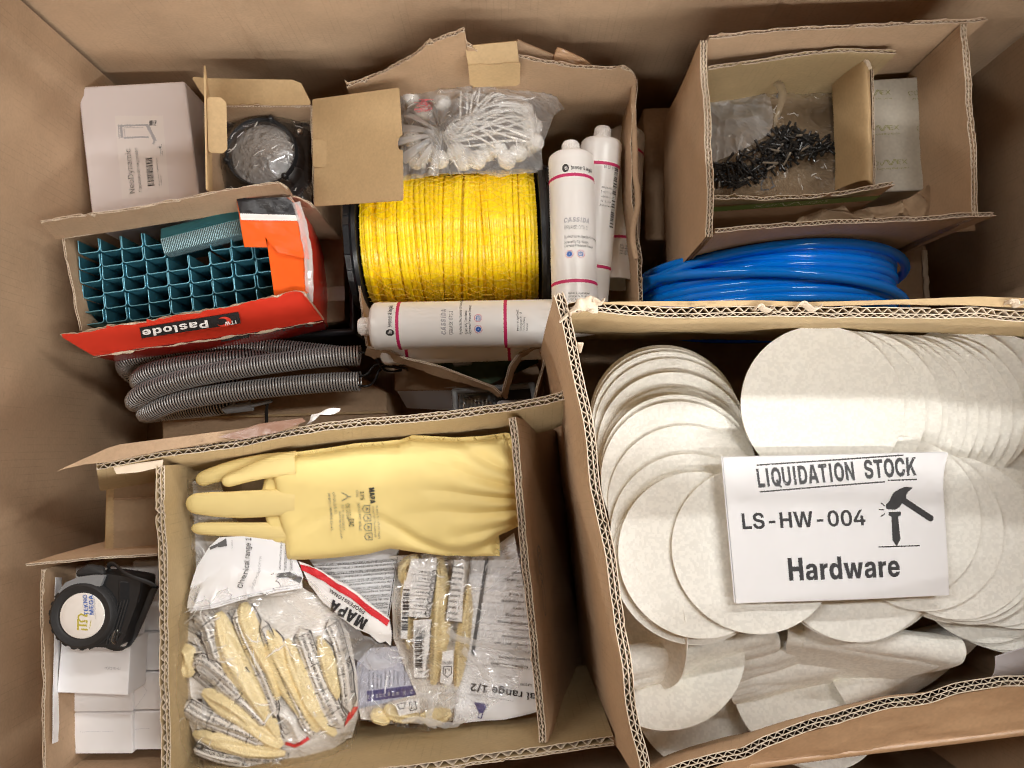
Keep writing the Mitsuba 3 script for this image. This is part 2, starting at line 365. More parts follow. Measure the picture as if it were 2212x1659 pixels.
scene['rubber'] = pri(proc(rubber_fn), 0.5, specular=0.4)
scene['rubber_in_bag'] = pri((0.75, 0.62, 0.35), 0.4, specular=0.6)
def rope_fn(p, n, uv):
    k = tnoise(p.x * 55, p.y * 6, p.z * 6); b = tfbm(p.x * 300, p.y * 500, p.z * 500, octaves=2)
    return tmix(mi.Color3f(0.95, 0.64, 0.0), mi.Color3f(0.97, 0.77, 0.015), k) * (0.80 + 0.4 * b)
scene['rope_yellow'] = pri(proc(rope_fn), 0.3, specular=0.6)
scene['net_yellow'] = pri((0.95, 0.70, 0.10), 0.3)
scene['black_plastic'] = pri((0.014, 0.015, 0.017), 0.32)
scene['black_soft'] = pri((0.02, 0.02, 0.021), 0.6)
scene['grey_plastic'] = pri((0.22, 0.23, 0.24), 0.4)
scene['smoke_plastic'] = pri((0.06, 0.065, 0.07), 0.15, specular=0.6)
scene['lens'] = bumped({'type': 'principled', 'base_color': rgb(0.27, 0.265, 0.26), 'roughness': 0.2, 'specular': 0.8}, lambda p, n, uv: tfbm(p.x * 180, p.y * 180, 0.0, octaves=3), 0.0035, 4e-4)
scene['orange_print'] = pri((0.83, 0.115, 0.012), 0.3)
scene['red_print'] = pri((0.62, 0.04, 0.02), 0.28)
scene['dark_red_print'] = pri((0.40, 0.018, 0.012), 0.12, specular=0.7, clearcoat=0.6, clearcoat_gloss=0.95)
scene['black_print'] = pri((0.012, 0.012, 0.014), 0.25)
scene['white_print'] = pri((0.78, 0.76, 0.74), 0.3)
scene['teal_metal'] = bumped({'type': 'principled', 'base_color': rgb(0.09, 0.33, 0.42), 'roughness': 0.25, 'metallic': 0.8, 'specular': 0.6}, lambda p, n, uv: dr.sin(p.z * 4200.0), 0.00012, 2e-4)
scene['teal_wire'] = pri((0.30, 0.46, 0.50), 0.3, metallic=0.6)
scene['teal_glint'] = pri((0.22, 0.55, 0.70), 0.22, metallic=0.5, specular=0.8)  # brighter copy of the teal, painting a shine on the strip ends
scene['spring_steel'] = pri((0.62, 0.61, 0.60), 0.36, metallic=0.5, specular=0.9)
scene['spring_sleeve'] = pri((0.33, 0.33, 0.33), 0.35, specular=0.5)
scene['wire_black'] = pri((0.02, 0.02, 0.022), 0.3, metallic=0.3)
scene['blue_plastic'] = pri((0.0, 0.21, 0.82), 0.12, specular=0.6, two=False)
scene['tube_white'] = pri((0.82, 0.81, 0.79), 0.28, specular=0.5)
scene['inside_olive'] = pri((0.16, 0.18, 0.09), 0.6)
scene['ball_white'] = pri((0.80, 0.79, 0.76), 0.35)
scene['screw_black'] = pri((0.016, 0.017, 0.018), 0.22, metallic=0.2, specular=0.8)
scene['screw_grey'] = pri((0.36, 0.33, 0.28), 0.3, metallic=0.7)
scene['chrome'] = pri((0.7, 0.7, 0.7), 0.15, metallic=1.0)
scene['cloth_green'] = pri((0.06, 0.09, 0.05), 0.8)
CLEAR = {'type': 'thindielectric', 'int_ior': 1.5}
GLINT = {'type': 'twosided', 'bsdf': {'type': 'roughconductor', 'alpha': 0.13, 'specular_reflectance': rgb(0.95, 0.95, 0.95)}}
scene['film'] = {'type': 'blendbsdf', 'weight': 0.03, 'a': CLEAR, 'b': GLINT}
scene['floor_mat'] = pri((0.22, 0.21, 0.2), 0.7)
MILK = {'type': 'twosided', 'bsdf': {'type': 'roughplastic', 'diffuse_reflectance': rgb(0.8, 0.8, 0.8), 'alpha': 0.12}}
scene['film_milky'] = {'type': 'blendbsdf', 'weight': 0.22, 'a': {'type': 'thindielectric', 'int_ior': 1.5}, 'b': MILK}
scene['film_brown'] = {'type': 'blendbsdf', 'weight': 0.22, 'a': {'type': 'thindielectric', 'int_ior': 1.5}, 'b': pri((0.42, 0.33, 0.22), 0.2)}

# ------------------------------------------------------------------ lamps
LN_ = ['first', 'second', 'third', 'fourth', 'fifth', 'sixth', 'seventh']
for y, x0, x1, k in LAMPS:
    t = thing('strip_lamp', f'long white fluorescent strip lamp under the ceiling, counted {LN_.pop(0)} of all the hall lamps', 'lamp')
    c = (x0 + x1) / 2
    v = np.array([[x0, y - LAMP_W / 2, LAMP_Z], [x1, y - LAMP_W / 2, LAMP_Z], [x1, y + LAMP_W / 2, LAMP_Z], [x0, y + LAMP_W / 2, LAMP_Z]])
    scene[f'{t}__tube'] = ply(TM(v, [[0, 2, 1], [0, 3, 2]]), 'ink_white', emitter={'type': 'area', 'radiance': rgb(*[LAMP_POWER * k * q for q in LAMP_COLOR])})
    part(t, 'housing', bar((x0 - .03, y, LAMP_Z + .045), (x1 + .03, y, LAMP_Z + .045), LAMP_W + .04, .08), 'white_print')
g = np.array([[-8, -8, -.03], [8, -8, -.03], [8, 8, -.03], [-8, 8, -.03]])
scene['floor'] = ply(TM(g, [[0, 1, 2], [0, 2, 3]]), 'floor_mat'); labels['floor'] = {'label': 'grey concrete floor under the large carton', 'kind': 'structure'}

# ------------------------------------------------------------------ the large carton round everything
XL, XR, YF, YB, ZR = -0.56, 0.63, -0.45, 0.505, 0.95
PW = ((0.0085, 0.0038), (0.0085, 0.0042))
t = thing('pallet_carton', 'huge open brown corrugated carton that holds all the smaller boxes', 'carton')
def crease(lines):
    def fn(s, t):
        d = 0 * s
        for a, sl, w, h in lines: d = d + h * np.exp(-((s - a - sl * t) / w) ** 2)
        return d + 0.003 * np.sin(s * 5 + 1)
    return fn
def bw(a, b, sh=(0, 0)): return np.array([a, b]), lower([a, b], 0.0, sh)
o = .005
board(t, 'back_panel', *bw((XR + .012, YB + o, ZR), (XL - .012, YB + o, ZR)), PW, 'kraft_wall', dent=.0025, seed=1, col=.008, rows=24, extra=crease([(.73, .06, .0045, .0035), (.60, -.05, .005, -.003), (.30, .05, .0045, .0035), (.95, .02, .005, -.003), (.47, .0, .004, .002)]))
board(t, 'side_panel', *bw((XL - o, YB - .004, ZR), (XL - o, YF, ZR)), PW, 'kraft_wall', dent=.0025, seed=2, col=.008, rows=24, extra=lambda s, t: -.005 / (1 + np.exp((s - .055) / .0022)) + .003 * np.sin(s * 6))
board(t, 'side_panel', *bw((XR + o, YF, ZR), (XR + o, YB - .002, ZR)), PW, 'kraft_wall', dent=.0025, seed=3, col=.008, rows=24)
board(t, 'front_panel', *bw((XL, YF - o, ZR), (XR, YF - o, ZR)), PW, 'kraft_wall', dent=.002, seed=4, col=.008, rows=20)
part(t, 'bottom_panel', bar((XL - .01, (YF + YB) / 2, -.006), (XR + .01, (YF + YB) / 2, -.006), YB - YF + .02, .008), 'kraft')
scene['film_smoke'] = {'type': 'blendbsdf', 'weight': 0.03, 'a': CLEAR, 'b': GLINT}
scene['film_white'] = {'type': 'blendbsdf', 'weight': 0.35, 'a': {'type': 'thindielectric', 'int_ior': 1.5}, 'b': MILK}
scene['film_thin'] = {'type': 'blendbsdf', 'weight': 0.014, 'a': CLEAR, 'b': GLINT}
scene['label_gloss'] = pri((0.78, 0.74, 0.69), 0.08, specular=0.6)
scene['blue_paper'] = pri((0.55, 0.56, 0.66), 0.5)
scene['bag_print'] = pri((0.70, 0.66, 0.61), 0.25, specular=0.5)
scene['rubber_grip'] = bumped({'type': 'principled', 'base_color': rgb(0.79, 0.63, 0.265), 'roughness': 0.55}, lambda p, n, uv: dr.sin((p.x + p.y) * 1900.0) * dr.sin((p.x - p.y) * 1900.0), 0.00025, 2e-4)

scene['glint_crease'] = {'type': 'blendbsdf', 'weight': 0.55, 'a': CLEAR, 'b': {'type': 'twosided', 'bsdf': {'type': 'roughplastic', 'diffuse_reflectance': rgb(0.9, 0.9, 0.9), 'alpha': 0.08}}}  # whitish colour that imitates glints on kinked film
# ------------------------------------------------------------------ print helpers in photo pixels
def mpp(z): return (CAM_Z - z) / F
def zflat(z): return xyz_fn(lambda q: np.full(len(q), z))
def pxpoly(pts, z): return Polygon(PL(pts, z)[:, :2])
def tpoly(s, a, b, z, hpx, flip=False, **k):
    """Lettering from photo point a to b at the height z, capitals hpx tall, in world x, y."""
    A, B = P(*a, z)[:2], P(*b, z)[:2]; d = B - A; w = np.linalg.norm(d)
    g = fit(text_poly(s, hpx * mpp(z), **k), w); return moved(g, A[0], A[1], math.degrees(math.atan2(d[1], d[0])))
def tx(parent, s, a, b, z, hpx, ink, fn=None, name='lettering', lift=0.00035, dens=None, clip=None, **k):
    g = tpoly(s, a, b, z, hpx, **k)
    return printed(parent, name, g.intersection(clip) if clip is not None else g, fn or zflat(z), 'ink_' + ink, lift, dens)
def lines_of(parent, rows, ink, z, fn, name='small_print', lift=0.0003, hpx=4.0, dens=None, fine=False, clip=None):
    """Several lines of small print as one part; rows: (text, a, b[, hpx])."""
    g = shapely.union_all([tpoly(r[0], r[1], r[2], z, r[3] if len(r) > 3 else hpx, fine=fine) for r in rows])
    if clip is not None: g = g.intersection(clip)
    return printed(parent, name, g, fn, 'ink_' + ink, lift, dens)
def pr(parent, name, pts, z, bsdf, fn=None, lift=0.0002, dens=None, label=None):
    return printed(parent, name, pxpoly(pts, z) if not hasattr(pts, 'area') else pts, fn or zflat(z), bsdf, lift, dens, label)
def pxline(pts, z, wpx): return LineString(PL(pts, z)[:, :2]).buffer(wpx * mpp(z) / 2, cap_style='flat', join_style='round')
def crinkle(q, s=40.0, seed=0):
    """Sharp folds of thin film: ridged noise at the points q (n, 2)."""
    q = np.c_[q, np.zeros(len(q))]
    q = q + 0.012 * np.stack([fb(q * 30 + 7, 2, seed), fb(q * 30 + 19, 2, seed + 1), q[:, 0] * 0], 1)
    a = 1 - np.abs(2 * meshkit.noise(q * s, seed) - 1); b = 1 - np.abs(2 * meshkit.noise(q * s * 2.3 + 5, seed + 3) - 1)
    return a ** 4 + 0.45 * b ** 4
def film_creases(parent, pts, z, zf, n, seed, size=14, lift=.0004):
    """Short film folds whose whitish colour stands in for glints."""
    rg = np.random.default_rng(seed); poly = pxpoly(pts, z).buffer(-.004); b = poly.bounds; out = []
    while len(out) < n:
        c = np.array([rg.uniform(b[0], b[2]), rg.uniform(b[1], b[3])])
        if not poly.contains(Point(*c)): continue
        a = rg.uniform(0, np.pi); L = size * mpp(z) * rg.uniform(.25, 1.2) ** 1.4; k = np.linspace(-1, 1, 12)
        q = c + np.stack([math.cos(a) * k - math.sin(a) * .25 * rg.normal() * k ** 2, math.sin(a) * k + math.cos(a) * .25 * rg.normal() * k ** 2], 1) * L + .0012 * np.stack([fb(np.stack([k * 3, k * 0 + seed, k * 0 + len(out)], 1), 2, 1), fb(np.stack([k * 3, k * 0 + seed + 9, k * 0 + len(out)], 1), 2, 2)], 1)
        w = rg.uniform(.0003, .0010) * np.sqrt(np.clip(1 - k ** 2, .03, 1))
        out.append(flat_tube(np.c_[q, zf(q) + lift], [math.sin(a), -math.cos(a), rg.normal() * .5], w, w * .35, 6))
    return part(parent, 'film_creases', cat(out), 'glint_crease', True, kind='stuff')
def crease(lines):
    def fn(s, t):
        d = 0 * s
        for a, sl, w, h in lines: d = d + h * np.exp(-((s - a - sl * t) / w) ** 2)
        return d
    return fn

# ------------------------------------------------------------------ white lock carton, back corner
Z = .215
top = PL([(167, 186), (398, 173), (437, 480), (201, 492)], Z)
t = thing('white_carton', 'white closed carton with a printed padlock label in the back corner', 'box')
part(t, 'body', rbox(top, .002, .0035), 'pink_card', 40)
pr(t, 'label', [(248, 250), (352, 250), (366, 425), (264, 430)], Z, 'lock_label')
tx(t, 'NeoDynamic', (292, 417), (282, 321), Z, 12, 'black')
tx(t, 'Candado de seguridad', (307, 414), (297, 320), Z, 6.5, 'black')
A, B = P(334, 401, Z), P(329, 340, Z); d = (B - A)[:2]
printed(t, 'bar_code', moved(barcode(np.linalg.norm(d), 15 * mpp(Z), 3), A[0], A[1], math.degrees(math.atan2(d[1], d[0]))), zflat(Z), 'ink_black', .0004)
lines_of(t, [('2.3.2 00 00 00 000', (346, 401), (344, 378), 2.5), ('NDYN LOCK 40', (343, 370), (340, 342), 3), ('Candado U', (350, 400), (349, 380), 2.5), ('seguridad', (352, 335), (350, 312), 2.2)], 'grey', Z, None or zflat(Z), lift=.0004)
g = shapely.union_all([pxline([(261, 270), (264, 298)], Z, 6), pxline([(256, 270), (258, 299)], Z, 2), pxline([(263, 272), (320, 270)], Z, 4), pxline([(268, 298), (308, 296), (322, 297)], Z, 4), pxline([(268, 278), (271, 296)], Z, 1.5), pxline([(268, 276), (310, 275)], Z, 1.2),
                        pxline([(318, 270), (326, 285), (336, 305)], Z, 7), pxline([(334, 306), (331, 312)], Z, 5), pxline([(340, 318), (346, 316), (347, 336)], Z, 1.4)])
printed(t, 'lock_picture', g, zflat(Z), 'ink_soft', .0004)
g = shapely.union_all([pxline([(323, 266), (338, 266)], Z, 11).difference(pxline([(331, 258), (331, 274)], Z, 1.5)).difference(pxline([(336, 262), (333, 264), (336, 270)], Z, 2)), pxline([(344, 319), (348, 319)], Z, 4)])
printed(t, 'pictogram', g, zflat(Z), 'ink_grey', .00045)

# ------------------------------------------------------------------ open carton with the bagged lamp
t = thing('lamp_carton', 'small open brown carton with spread flaps holding a bagged black lamp', 'box')
ZT = .27
c4 = PL([(452, 229), (673, 229), (680, 447), (458, 452)], ZT)
def wall4(t, c, z0, names=('back_wall', 'side_wall', 'front_wall', 'side_wall'), fl=THIN, mat='kraft', skip=(), **k):
    n = len(c)
    for i in range(n):
        if i in skip: continue
        a, b = c[i], c[(i + 1) % n]
        board(t, names[i], np.array([a, b]), lower([a, b], z0), fl, mat, seed=i + 20, **k)
wall4(t, c4, .05, liner=.0004)
flap(t, 'back_flap', [(420, 169, .262), (455, 168, .274), (628, 170, .285), (648, 178, .283), (672, 219, .272), (673, 228, .27), (452, 228, .27), (432, 196, .266)], None, 'kraft_light', .0018, rnd=.002)
flap(t, 'side_flap', [(452, 232, .272), (441, 142, .355), (440, 160, .36), (444, 409, .36), (457, 424, .272)], None, 'kraft_light', .0018)
tf = flap(t, 'tuck_tab', [(447, 209, .352), (478, 210, .348), (489, 222, .346), (491, 322, .346), (481, 331, .347), (450, 329, .352)], None, 'kraft_light', .0016, rnd=.004)
pts = np.array([(674, 214, .272), (866, 193, .33), (869, 292, .335)])
arc = [(866 - 11 * math.sin(a), 308 - 16 * math.cos(a), .335) for a in np.linspace(.15, math.pi - .15, 9)]
flap(t, 'lid_flap', [tuple(q) for q in pts] + arc + [(870, 324, .335), (872, 428, .335), (868, 433, .335), (680, 446, .272), (679, 362, .272), (676, 360, .272), (676, 300, .272), (674, 298, .272)], None, 'kraft_light', .0018, rnd=.001)
flap(t, 'lock_tab', [(675, 301, .276), (698, 301, .281), (707, 309, .283), (708, 350, .283), (699, 361, .281), (676, 360, .276)], None, 'kraft_light', .0016, rnd=.003)

l = thing('round_lamp', 'round black lamp with a textured glassy lens in a small carton', 'lamp')
c = P(572, 338, .237); s = mpp(.237)
part(l, 'backing', rbox(PL([(462, 240), (665, 236), (670, 446), (466, 448)], .224), .10, .004), 'black_soft', 40)
part(l, 'body', lathe([(-.02, .0), (-.02, 84 * s), (.0, 83 * s), (.012, 80 * s), (.017, 76 * s), (.013, 71 * s), (.004, 69 * s)], c, (0, 0, 1), 64), 'black_plastic', 40)
part(l, 'lens', lathe([(0.004, 70 * s), (.006, 60 * s), (.010, 40 * s), (.012, 20 * s), (.0125, 0)], c, (0, 0, 1), 64), 'lens', True)
for a in np.linspace(0, 2 * math.pi, 4)[:3]:
    q = c + np.array([math.cos(a + 1.3), math.sin(a + 1.3), 0]) * 77 * s
    part(l, 'lug', hull_pts([q + [0, 0, .01], q + [0, 0, .017]], .004), 'black_plastic', True)
q = P(648, 285, .258)
part(l, 'screw', lathe([(0, 6 * s), (.002, 6 * s), (.004, 4 * s), (.004, 2.2 * s), (.002, 2.0 * s), (.002, 0)], q, (0, 0, 1), 20), 'chrome', 30)
f = thing('lamp_bag', 'clear crinkled plastic bag with white print round the black lamp', 'bag')
cx = c[:2]
def zlamp(q):
    r = np.linalg.norm(q - cx, axis=1) / (105 * s)
    return .231 + .028 * np.clip(1.05 - r ** 3, -.1, 1) + .0028 * crinkle(q, 26, 4)
fnl = xyz_fn(zlamp)
part(f, 'film', sheet(pxpoly([(462, 242), (520, 236), (664, 232), (672, 300), (670, 446), (560, 452), (464, 450)], .24), fnl, .0045), 'film_smoke', True)
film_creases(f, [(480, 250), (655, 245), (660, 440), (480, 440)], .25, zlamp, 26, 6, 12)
for s_, a, b in (('LDPE', (540, 233.5), (562, 234)), ('PE', (580, 241), (590, 242)), ('PE-LD', (611, 249), (628, 257))): tx(f, s_, a, b, .235, 5, 'white', fnl, lift=.0006)
printed(f, 'print_mark', shapely.union_all([pxline([(577, 231), (582, 235), (592, 236), (598, 235)], .235, 2), pxline([(608, 237), (611, 241), (625, 247), (632, 249)], .235, 2), pxline([(522, 232), (526, 238), (530, 232)], .235, 2)]), fnl, 'ink_white', .0006)

# ------------------------------------------------------------------ torn carton in the middle
t = thing('torn_carton', 'large torn brown carton holding yellow cord, cartridges and bagged toggles', 'box')
YW = .43
def onwall(pts, y=YW):
    out = []
    for u, v in pts:                                  # the pixel's ray meets the plane y
        d = np.array([(u - CU) / F, 0, 0]) + fwd - (v - CV) / F * upv
        out.append(np.array([0, 0, CAM_Z]) + d * (y / d[1]))
    return np.array(out)
rim = onwall([(748, 186), (790, 172), (850, 143), (905, 112), (922, 96), (960, 80), (1003, 62), (1007, 92), (1060, 118), (1118, 121), (1165, 131), (1230, 141), (1295, 149), (1345, 144), (1366, 155), (1374, 172)])
board(t, 'back_wall', rim, lower(rim, .03), SINGLE, 'kraft', rag=.0022, dent=.003, seed=31, col=.003)
flap(t, 'torn_flap', [(1119, 88, .352), (1138, 96, .345), (1198, 120, .325), (1192, 138, .318), (1104, 121, .336)], None, 'kraft', .003)
flap(t, 'torn_flap', [(1196, 121, .326), (1205, 104, .334), (1222, 110, .330), (1262, 128, .318), (1285, 146, .308), (1262, 152, .309), (1192, 142, .318)], None, 'tape', .003, .008, lambda q: .004 * fb(np.c_[q * 120, q[:, :1] * 0], 3, 3))
a = P(1374, 170, .285); b = P(1368, 230, .29); c_ = P(1371, 400, .285); d_ = P(1377, 520, .28); e = P(1381, 650, .275)
board(t, 'right_wall', [a, b, c_, d_, e], lower([a, b, c_, d_, e], .03), ((.007, .0045),), 'kraft', rag=.002, dent=.004, seed=32)
# dented tape over the right rim
pts = [P(1371 + k, v, .287) for v, k in ((172, -1), (230, -3), (300, 0), (380, 2), (430, 7), (470, 1), (560, 3))]
part(t, 'rim_tape', flat_tube(spline(pts, 60) + .0012 * np.c_[fb(np.c_[np.arange(60) / 4, np.zeros(60), np.zeros(60)], 3, 2), np.zeros(60), np.zeros(60)], (1, 0, 0), .0034, .0028, 10), 'kraft', True)
a = P(764, 452, .25); b = P(778, 640, .25); c_ = P(791, 747, .25)
board(t, 'left_wall', [c_, b, a], lower([c_, b, a], .03), THIN, 'kraft', rag=.0012, seed=33, mats=['tape', 'kraft'])
hin = PL([(792, 750), (842, 757), (870, 773), (950, 792), (1066, 835), (1083, 850)], .25)
tor = PL([(789, 765), (838, 775), (862, 783), (950, 813), (1052, 841), (1078, 857)], .235)
board(t, 'front_flap', tor[::-1], hin[::-1], THIN, 'kraft', rag=.0018, seed=34, rows=3, flute_depth=.006)
board(t, 'front_wall', hin, lower(hin, .03), THIN, 'kraft', rag=.0005, seed=35)
h2 = PL([(1083, 850), (1100, 790), (1120, 764), (1150, 752), (1198, 744)], .252); h3 = PL([(1092, 862), (1110, 800), (1127, 772), (1153, 757), (1198, 751)], .24)
board(t, 'front_flap', h3[::-1], h2[::-1], THIN, 'kraft', rag=.0018, seed=36, rows=3, flute_depth=.006)
board(t, 'front_wall', h2, lower(h2, .03), THIN, 'kraft', rag=.0005, seed=37)
x = PL([(1202, 690), (1180, 760), (1157, 862)], .27)
board(t, 'corner_panel', x, lower(x, .06, (.01, 0)), THIN, 'kraft', rag=.002, dent=.004, seed=38)
part(t, 'bottom', bar(P(770, 520, .03), P(1370, 500, .03), .30, .004), 'kraft')

t = thing('tuck_carton', 'small brown carton behind the torn rim with its tuck flap folded forward', 'box')
flap(t, 'tuck_flap', [(1004, 99, .375), (1116, 89, .378), (1121, 134, .36), (1011, 141, .36)], None, 'kraft_light', .0016, rnd=.001)
flap(t, 'tuck_tab', [(1011, 140, .361), (1047, 139, .361), (1050, 143, .3605), (1083, 141, .3605), (1085, 134, .361), (1124, 134, .361), (1123, 180, .335), (1116, 187, .332), (1026, 189, .332), (1015, 180, .335)], None, 'kraft_light', .0016, rnd=.002)
part(t, 'body', rbox(np.array([[-.062, .494, .2], [.004, .494, .2], [.004, .442, .2], [-.062, .442, .2]]), .002, .002), 'kraft', 40)

# ------------------------------------------------------------------ bag of elastic toggles
rg = np.random.default_rng(5)
balls = [(888, 208), (905, 185), (950, 188), (955, 218), (1010, 200), (1045, 190), (1082, 200), (1100, 205), (1120, 222), (1108, 235), (1132, 240), (1142, 262), (1128, 258), (1140, 285), (1152, 275), (1155, 308), (1140, 318), (1120, 330), (1075, 322), (1050, 330), (1030, 345), (1000, 348), (985, 330), (950, 345), (925, 330), (900, 345), (1095, 345), (890, 300), (915, 240)]
balls.sort(); BN = ['first', 'second', 'third', 'fourth', 'fifth', 'sixth', 'seventh', 'eighth', 'ninth', 'tenth', 'eleventh', 'twelfth', 'thirteenth', 'fourteenth', 'fifteenth', 'sixteenth', 'seventeenth', 'eighteenth', 'nineteenth', 'twentieth'] + ['twenty-' + x for x in ('first', 'second', 'third', 'fourth', 'fifth', 'sixth', 'seventh', 'eighth', 'ninth')]
for k, (u, v) in enumerate(balls):
    z = .245 + .018 * rg.random(); c = P(u, v, z)
    a = math.atan2(-(v - 270), u - 1000)
    t = thing('toggle', f'white ball toggle with cord in the milky bag, {BN[k]} from the bag\'s left end', 'toggle', 'ball toggles heaped in the clear bag')
    ax = unit([math.cos(a + rg.normal() * .5), math.sin(a + rg.normal() * .5), rg.normal() * .4])
    part(t, 'ball', lathe([(-.0105, 0), (-.0105, .004), (-.0085, .0085), (-.003, .0112), (.003, .0112), (.0075, .0088), (.0105, .0058), (.0115, .0045), (.0115, 0)], c, ax, 24), 'ball_white', True)
    if u > 980 and v < 330:
        m = P(1000 + rg.normal() * 12, 275 + rg.normal() * 18, .262)
        mid = (c + m) / 2 + [0, .004 * rg.normal(), .016]
        for sgn in (-1, 1):
            off = np.array([-ax[1], ax[0], 0]) * .0035 * sgn
            part(t, 'cord', tube(spline([c + off * .5 + ax * .008, mid + off * 1.5, m + off * 1.3, P(960, 292, .25)], 26), .0014, 8), 'ball_white', True)
f = thing('toggle_bag', 'milky plastic bag gathered into a knot, holding white ball toggles', 'bag')
kn = P(955, 292, .28)[:2]
def zbag(q):
    d = q - kn; r = np.linalg.norm(d, axis=1); a = np.arctan2(d[:, 1], d[:, 0])
    body = .252 + .026 * np.clip(1 - ((q[:, 0] - P(1030, 0, .27)[0]) / .105) ** 2, -.6, 1)
    rad = np.exp(-r / .045) * .012 * (np.abs(np.sin(a * 9 + 2 * fb(np.c_[a * 3, a * 0, a * 0], 2, 3))) ** .7)
    return body + rad + .012 * np.exp(-(r / .018) ** 2) + .007 * crinkle(q, 26, 14) + .0025 * crinkle(q, 80, 5)
fnb = xyz_fn(zbag)
part(f, 'film', sheet(pxpoly([(868, 178), (900, 175), (960, 172), (1080, 182), (1150, 195), (1205, 208), (1222, 225), (1196, 250), (1170, 320), (1172, 372), (1080, 392), (960, 385), (870, 390), (864, 300), (862, 230)], .265), fnb, .0045), 'film_milky', True)
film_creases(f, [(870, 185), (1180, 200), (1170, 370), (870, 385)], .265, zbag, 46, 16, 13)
rg2 = np.random.default_rng(8)
for k in range(9):
    a = [2.5, 2.9, 3.3, 3.7, 4.1, 4.5, 5.2, .6, 5.7][k]; L = .045 + .03 * rg2.random()
    p0 = np.r_[kn, .283]; p1 = p0 + [math.cos(a) * L, math.sin(a) * L * .9, -.012]
    part(f, 'gathered_fold', flat_tube(spline([p0, (p0 + p1) / 2 + [0, 0, .006], p1], 20), (math.sin(a), -math.cos(a), .6 * rg2.normal()), np.linspace(.0015, .007, 20), np.linspace(.0015, .0006, 20), 10), 'film_milky', True)
g = shapely.union_all([pxline([(902 + 12 * math.sin(k * 2.4), 200 + 2.2 * k), (925 + 9 * math.sin(k * 1.7), 203 + 2.2 * k)], .29, 1.4) for k in range(14)])
printed(f, 'red_print', g, fnb, 'ink_pink', .0008, .004)
lines_of(f, [('PELIGRO ASFIXIA', (921, 192), (965, 183), 5)], 'pink', .28, fnb, lift=.0008)

# ------------------------------------------------------------------ spool of yellow cord
t = thing('cord_spool', 'black spool wound with bright yellow cord under a yellow net sleeve', 'spool')
A, B = np.array([-.183, .2605, .195]), np.array([.030, .2705, .195]); ax = unit(B - A); LN = np.linalg.norm(B - A)
e1 = unit(np.cross(ax, [0, 0, 1])); e2 = np.cross(e1, ax)
R = .0815; turns = 44; n = turns * 60; s = np.linspace(0, 1, n); ang = s * turns * 2 * np.pi
rg = np.random.default_rng(2); wob = np.interp(s * turns, np.arange(turns + 1), rg.normal(0, .0022, turns + 1)); wr = np.interp(s * turns, np.arange(turns + 1), rg.normal(0, .0011, turns + 1))
rr = R + wr - .010 * np.clip(.04 - s, 0, 1) / .04 - .006 * np.clip(s - .95, 0, 1) / .05
tilt = .0045 * np.sin(ang + 1.0 + 2 * np.sin(s * 9)) * np.sin(s * np.pi)
path = A + ax * (s * LN + wob + tilt)[:, None] + (e1 * np.cos(ang)[:, None] + e2 * np.sin(ang)[:, None]) * rr[:, None]
part(t, 'cord', flat_tube(path, ax, .0031, .0017, 8), 'rope_yellow', True)
part(t, 'core', lathe([(0, R - .003), (LN, R - .003)], A, ax, 60), 'rope_yellow', True)
net = []
for k in range(44):
    for sg in (1, -1):
        th = np.linspace(0, 1, 120); a_ = k / 44 * 2 * np.pi + sg * th * 1.55 + .035 * np.sin(th * 40 + k) + .02 * fb(np.c_[th * 9, th * 0 + k, th * 0], 2, 7)
        if math.sin(a_.mean()) < -.35: continue
        net.append(tube(A + ax * (th * LN)[:, None] + (e1 * np.cos(a_)[:, None] + e2 * np.sin(a_)[:, None]) * (R + .0034 + .0008 * np.sin(th * 60 + k))[:, None], .0003, 4, False))
part(t, 'net_sleeve', cat(net), 'net_yellow', True, kind='stuff')
for o, sg in ((A, -1), (B, 1)):
    c = o + ax * sg * .004; HF = .005 if sg < 0 else .014
    part(t, 'flange', lathe([(0, .02), (0, R + HF), (sg * .005, R + HF), (sg * .009, R + HF - .003), (sg * .009, .03), (sg * .006, .028)], c, ax, 60), 'black_plastic', 30)
    ribs = [bar(c + ax * sg * .011 + (e1 * math.cos(a) + e2 * math.sin(a)) * .03, c + ax * sg * .011 + (e1 * math.cos(a + .15) + e2 * math.sin(a + .15)) * (R + .008), .003, .006, ax) for a in np.linspace(0, 2 * np.pi, 17)[:-1]]
    ribs += [bar(c + ax * sg * .011 + (e1 * math.cos(a) + e2 * math.sin(a)) * r, c + ax * sg * .011 + (e1 * math.cos(a + .39) + e2 * math.sin(a + .39)) * r, .003, .007, ax) for a in np.linspace(0, 2 * np.pi, 17)[:-1] for r in (.055, R + .006)]
    part(t, 'flange_ribs', cat(ribs), 'black_plastic', kind='stuff')

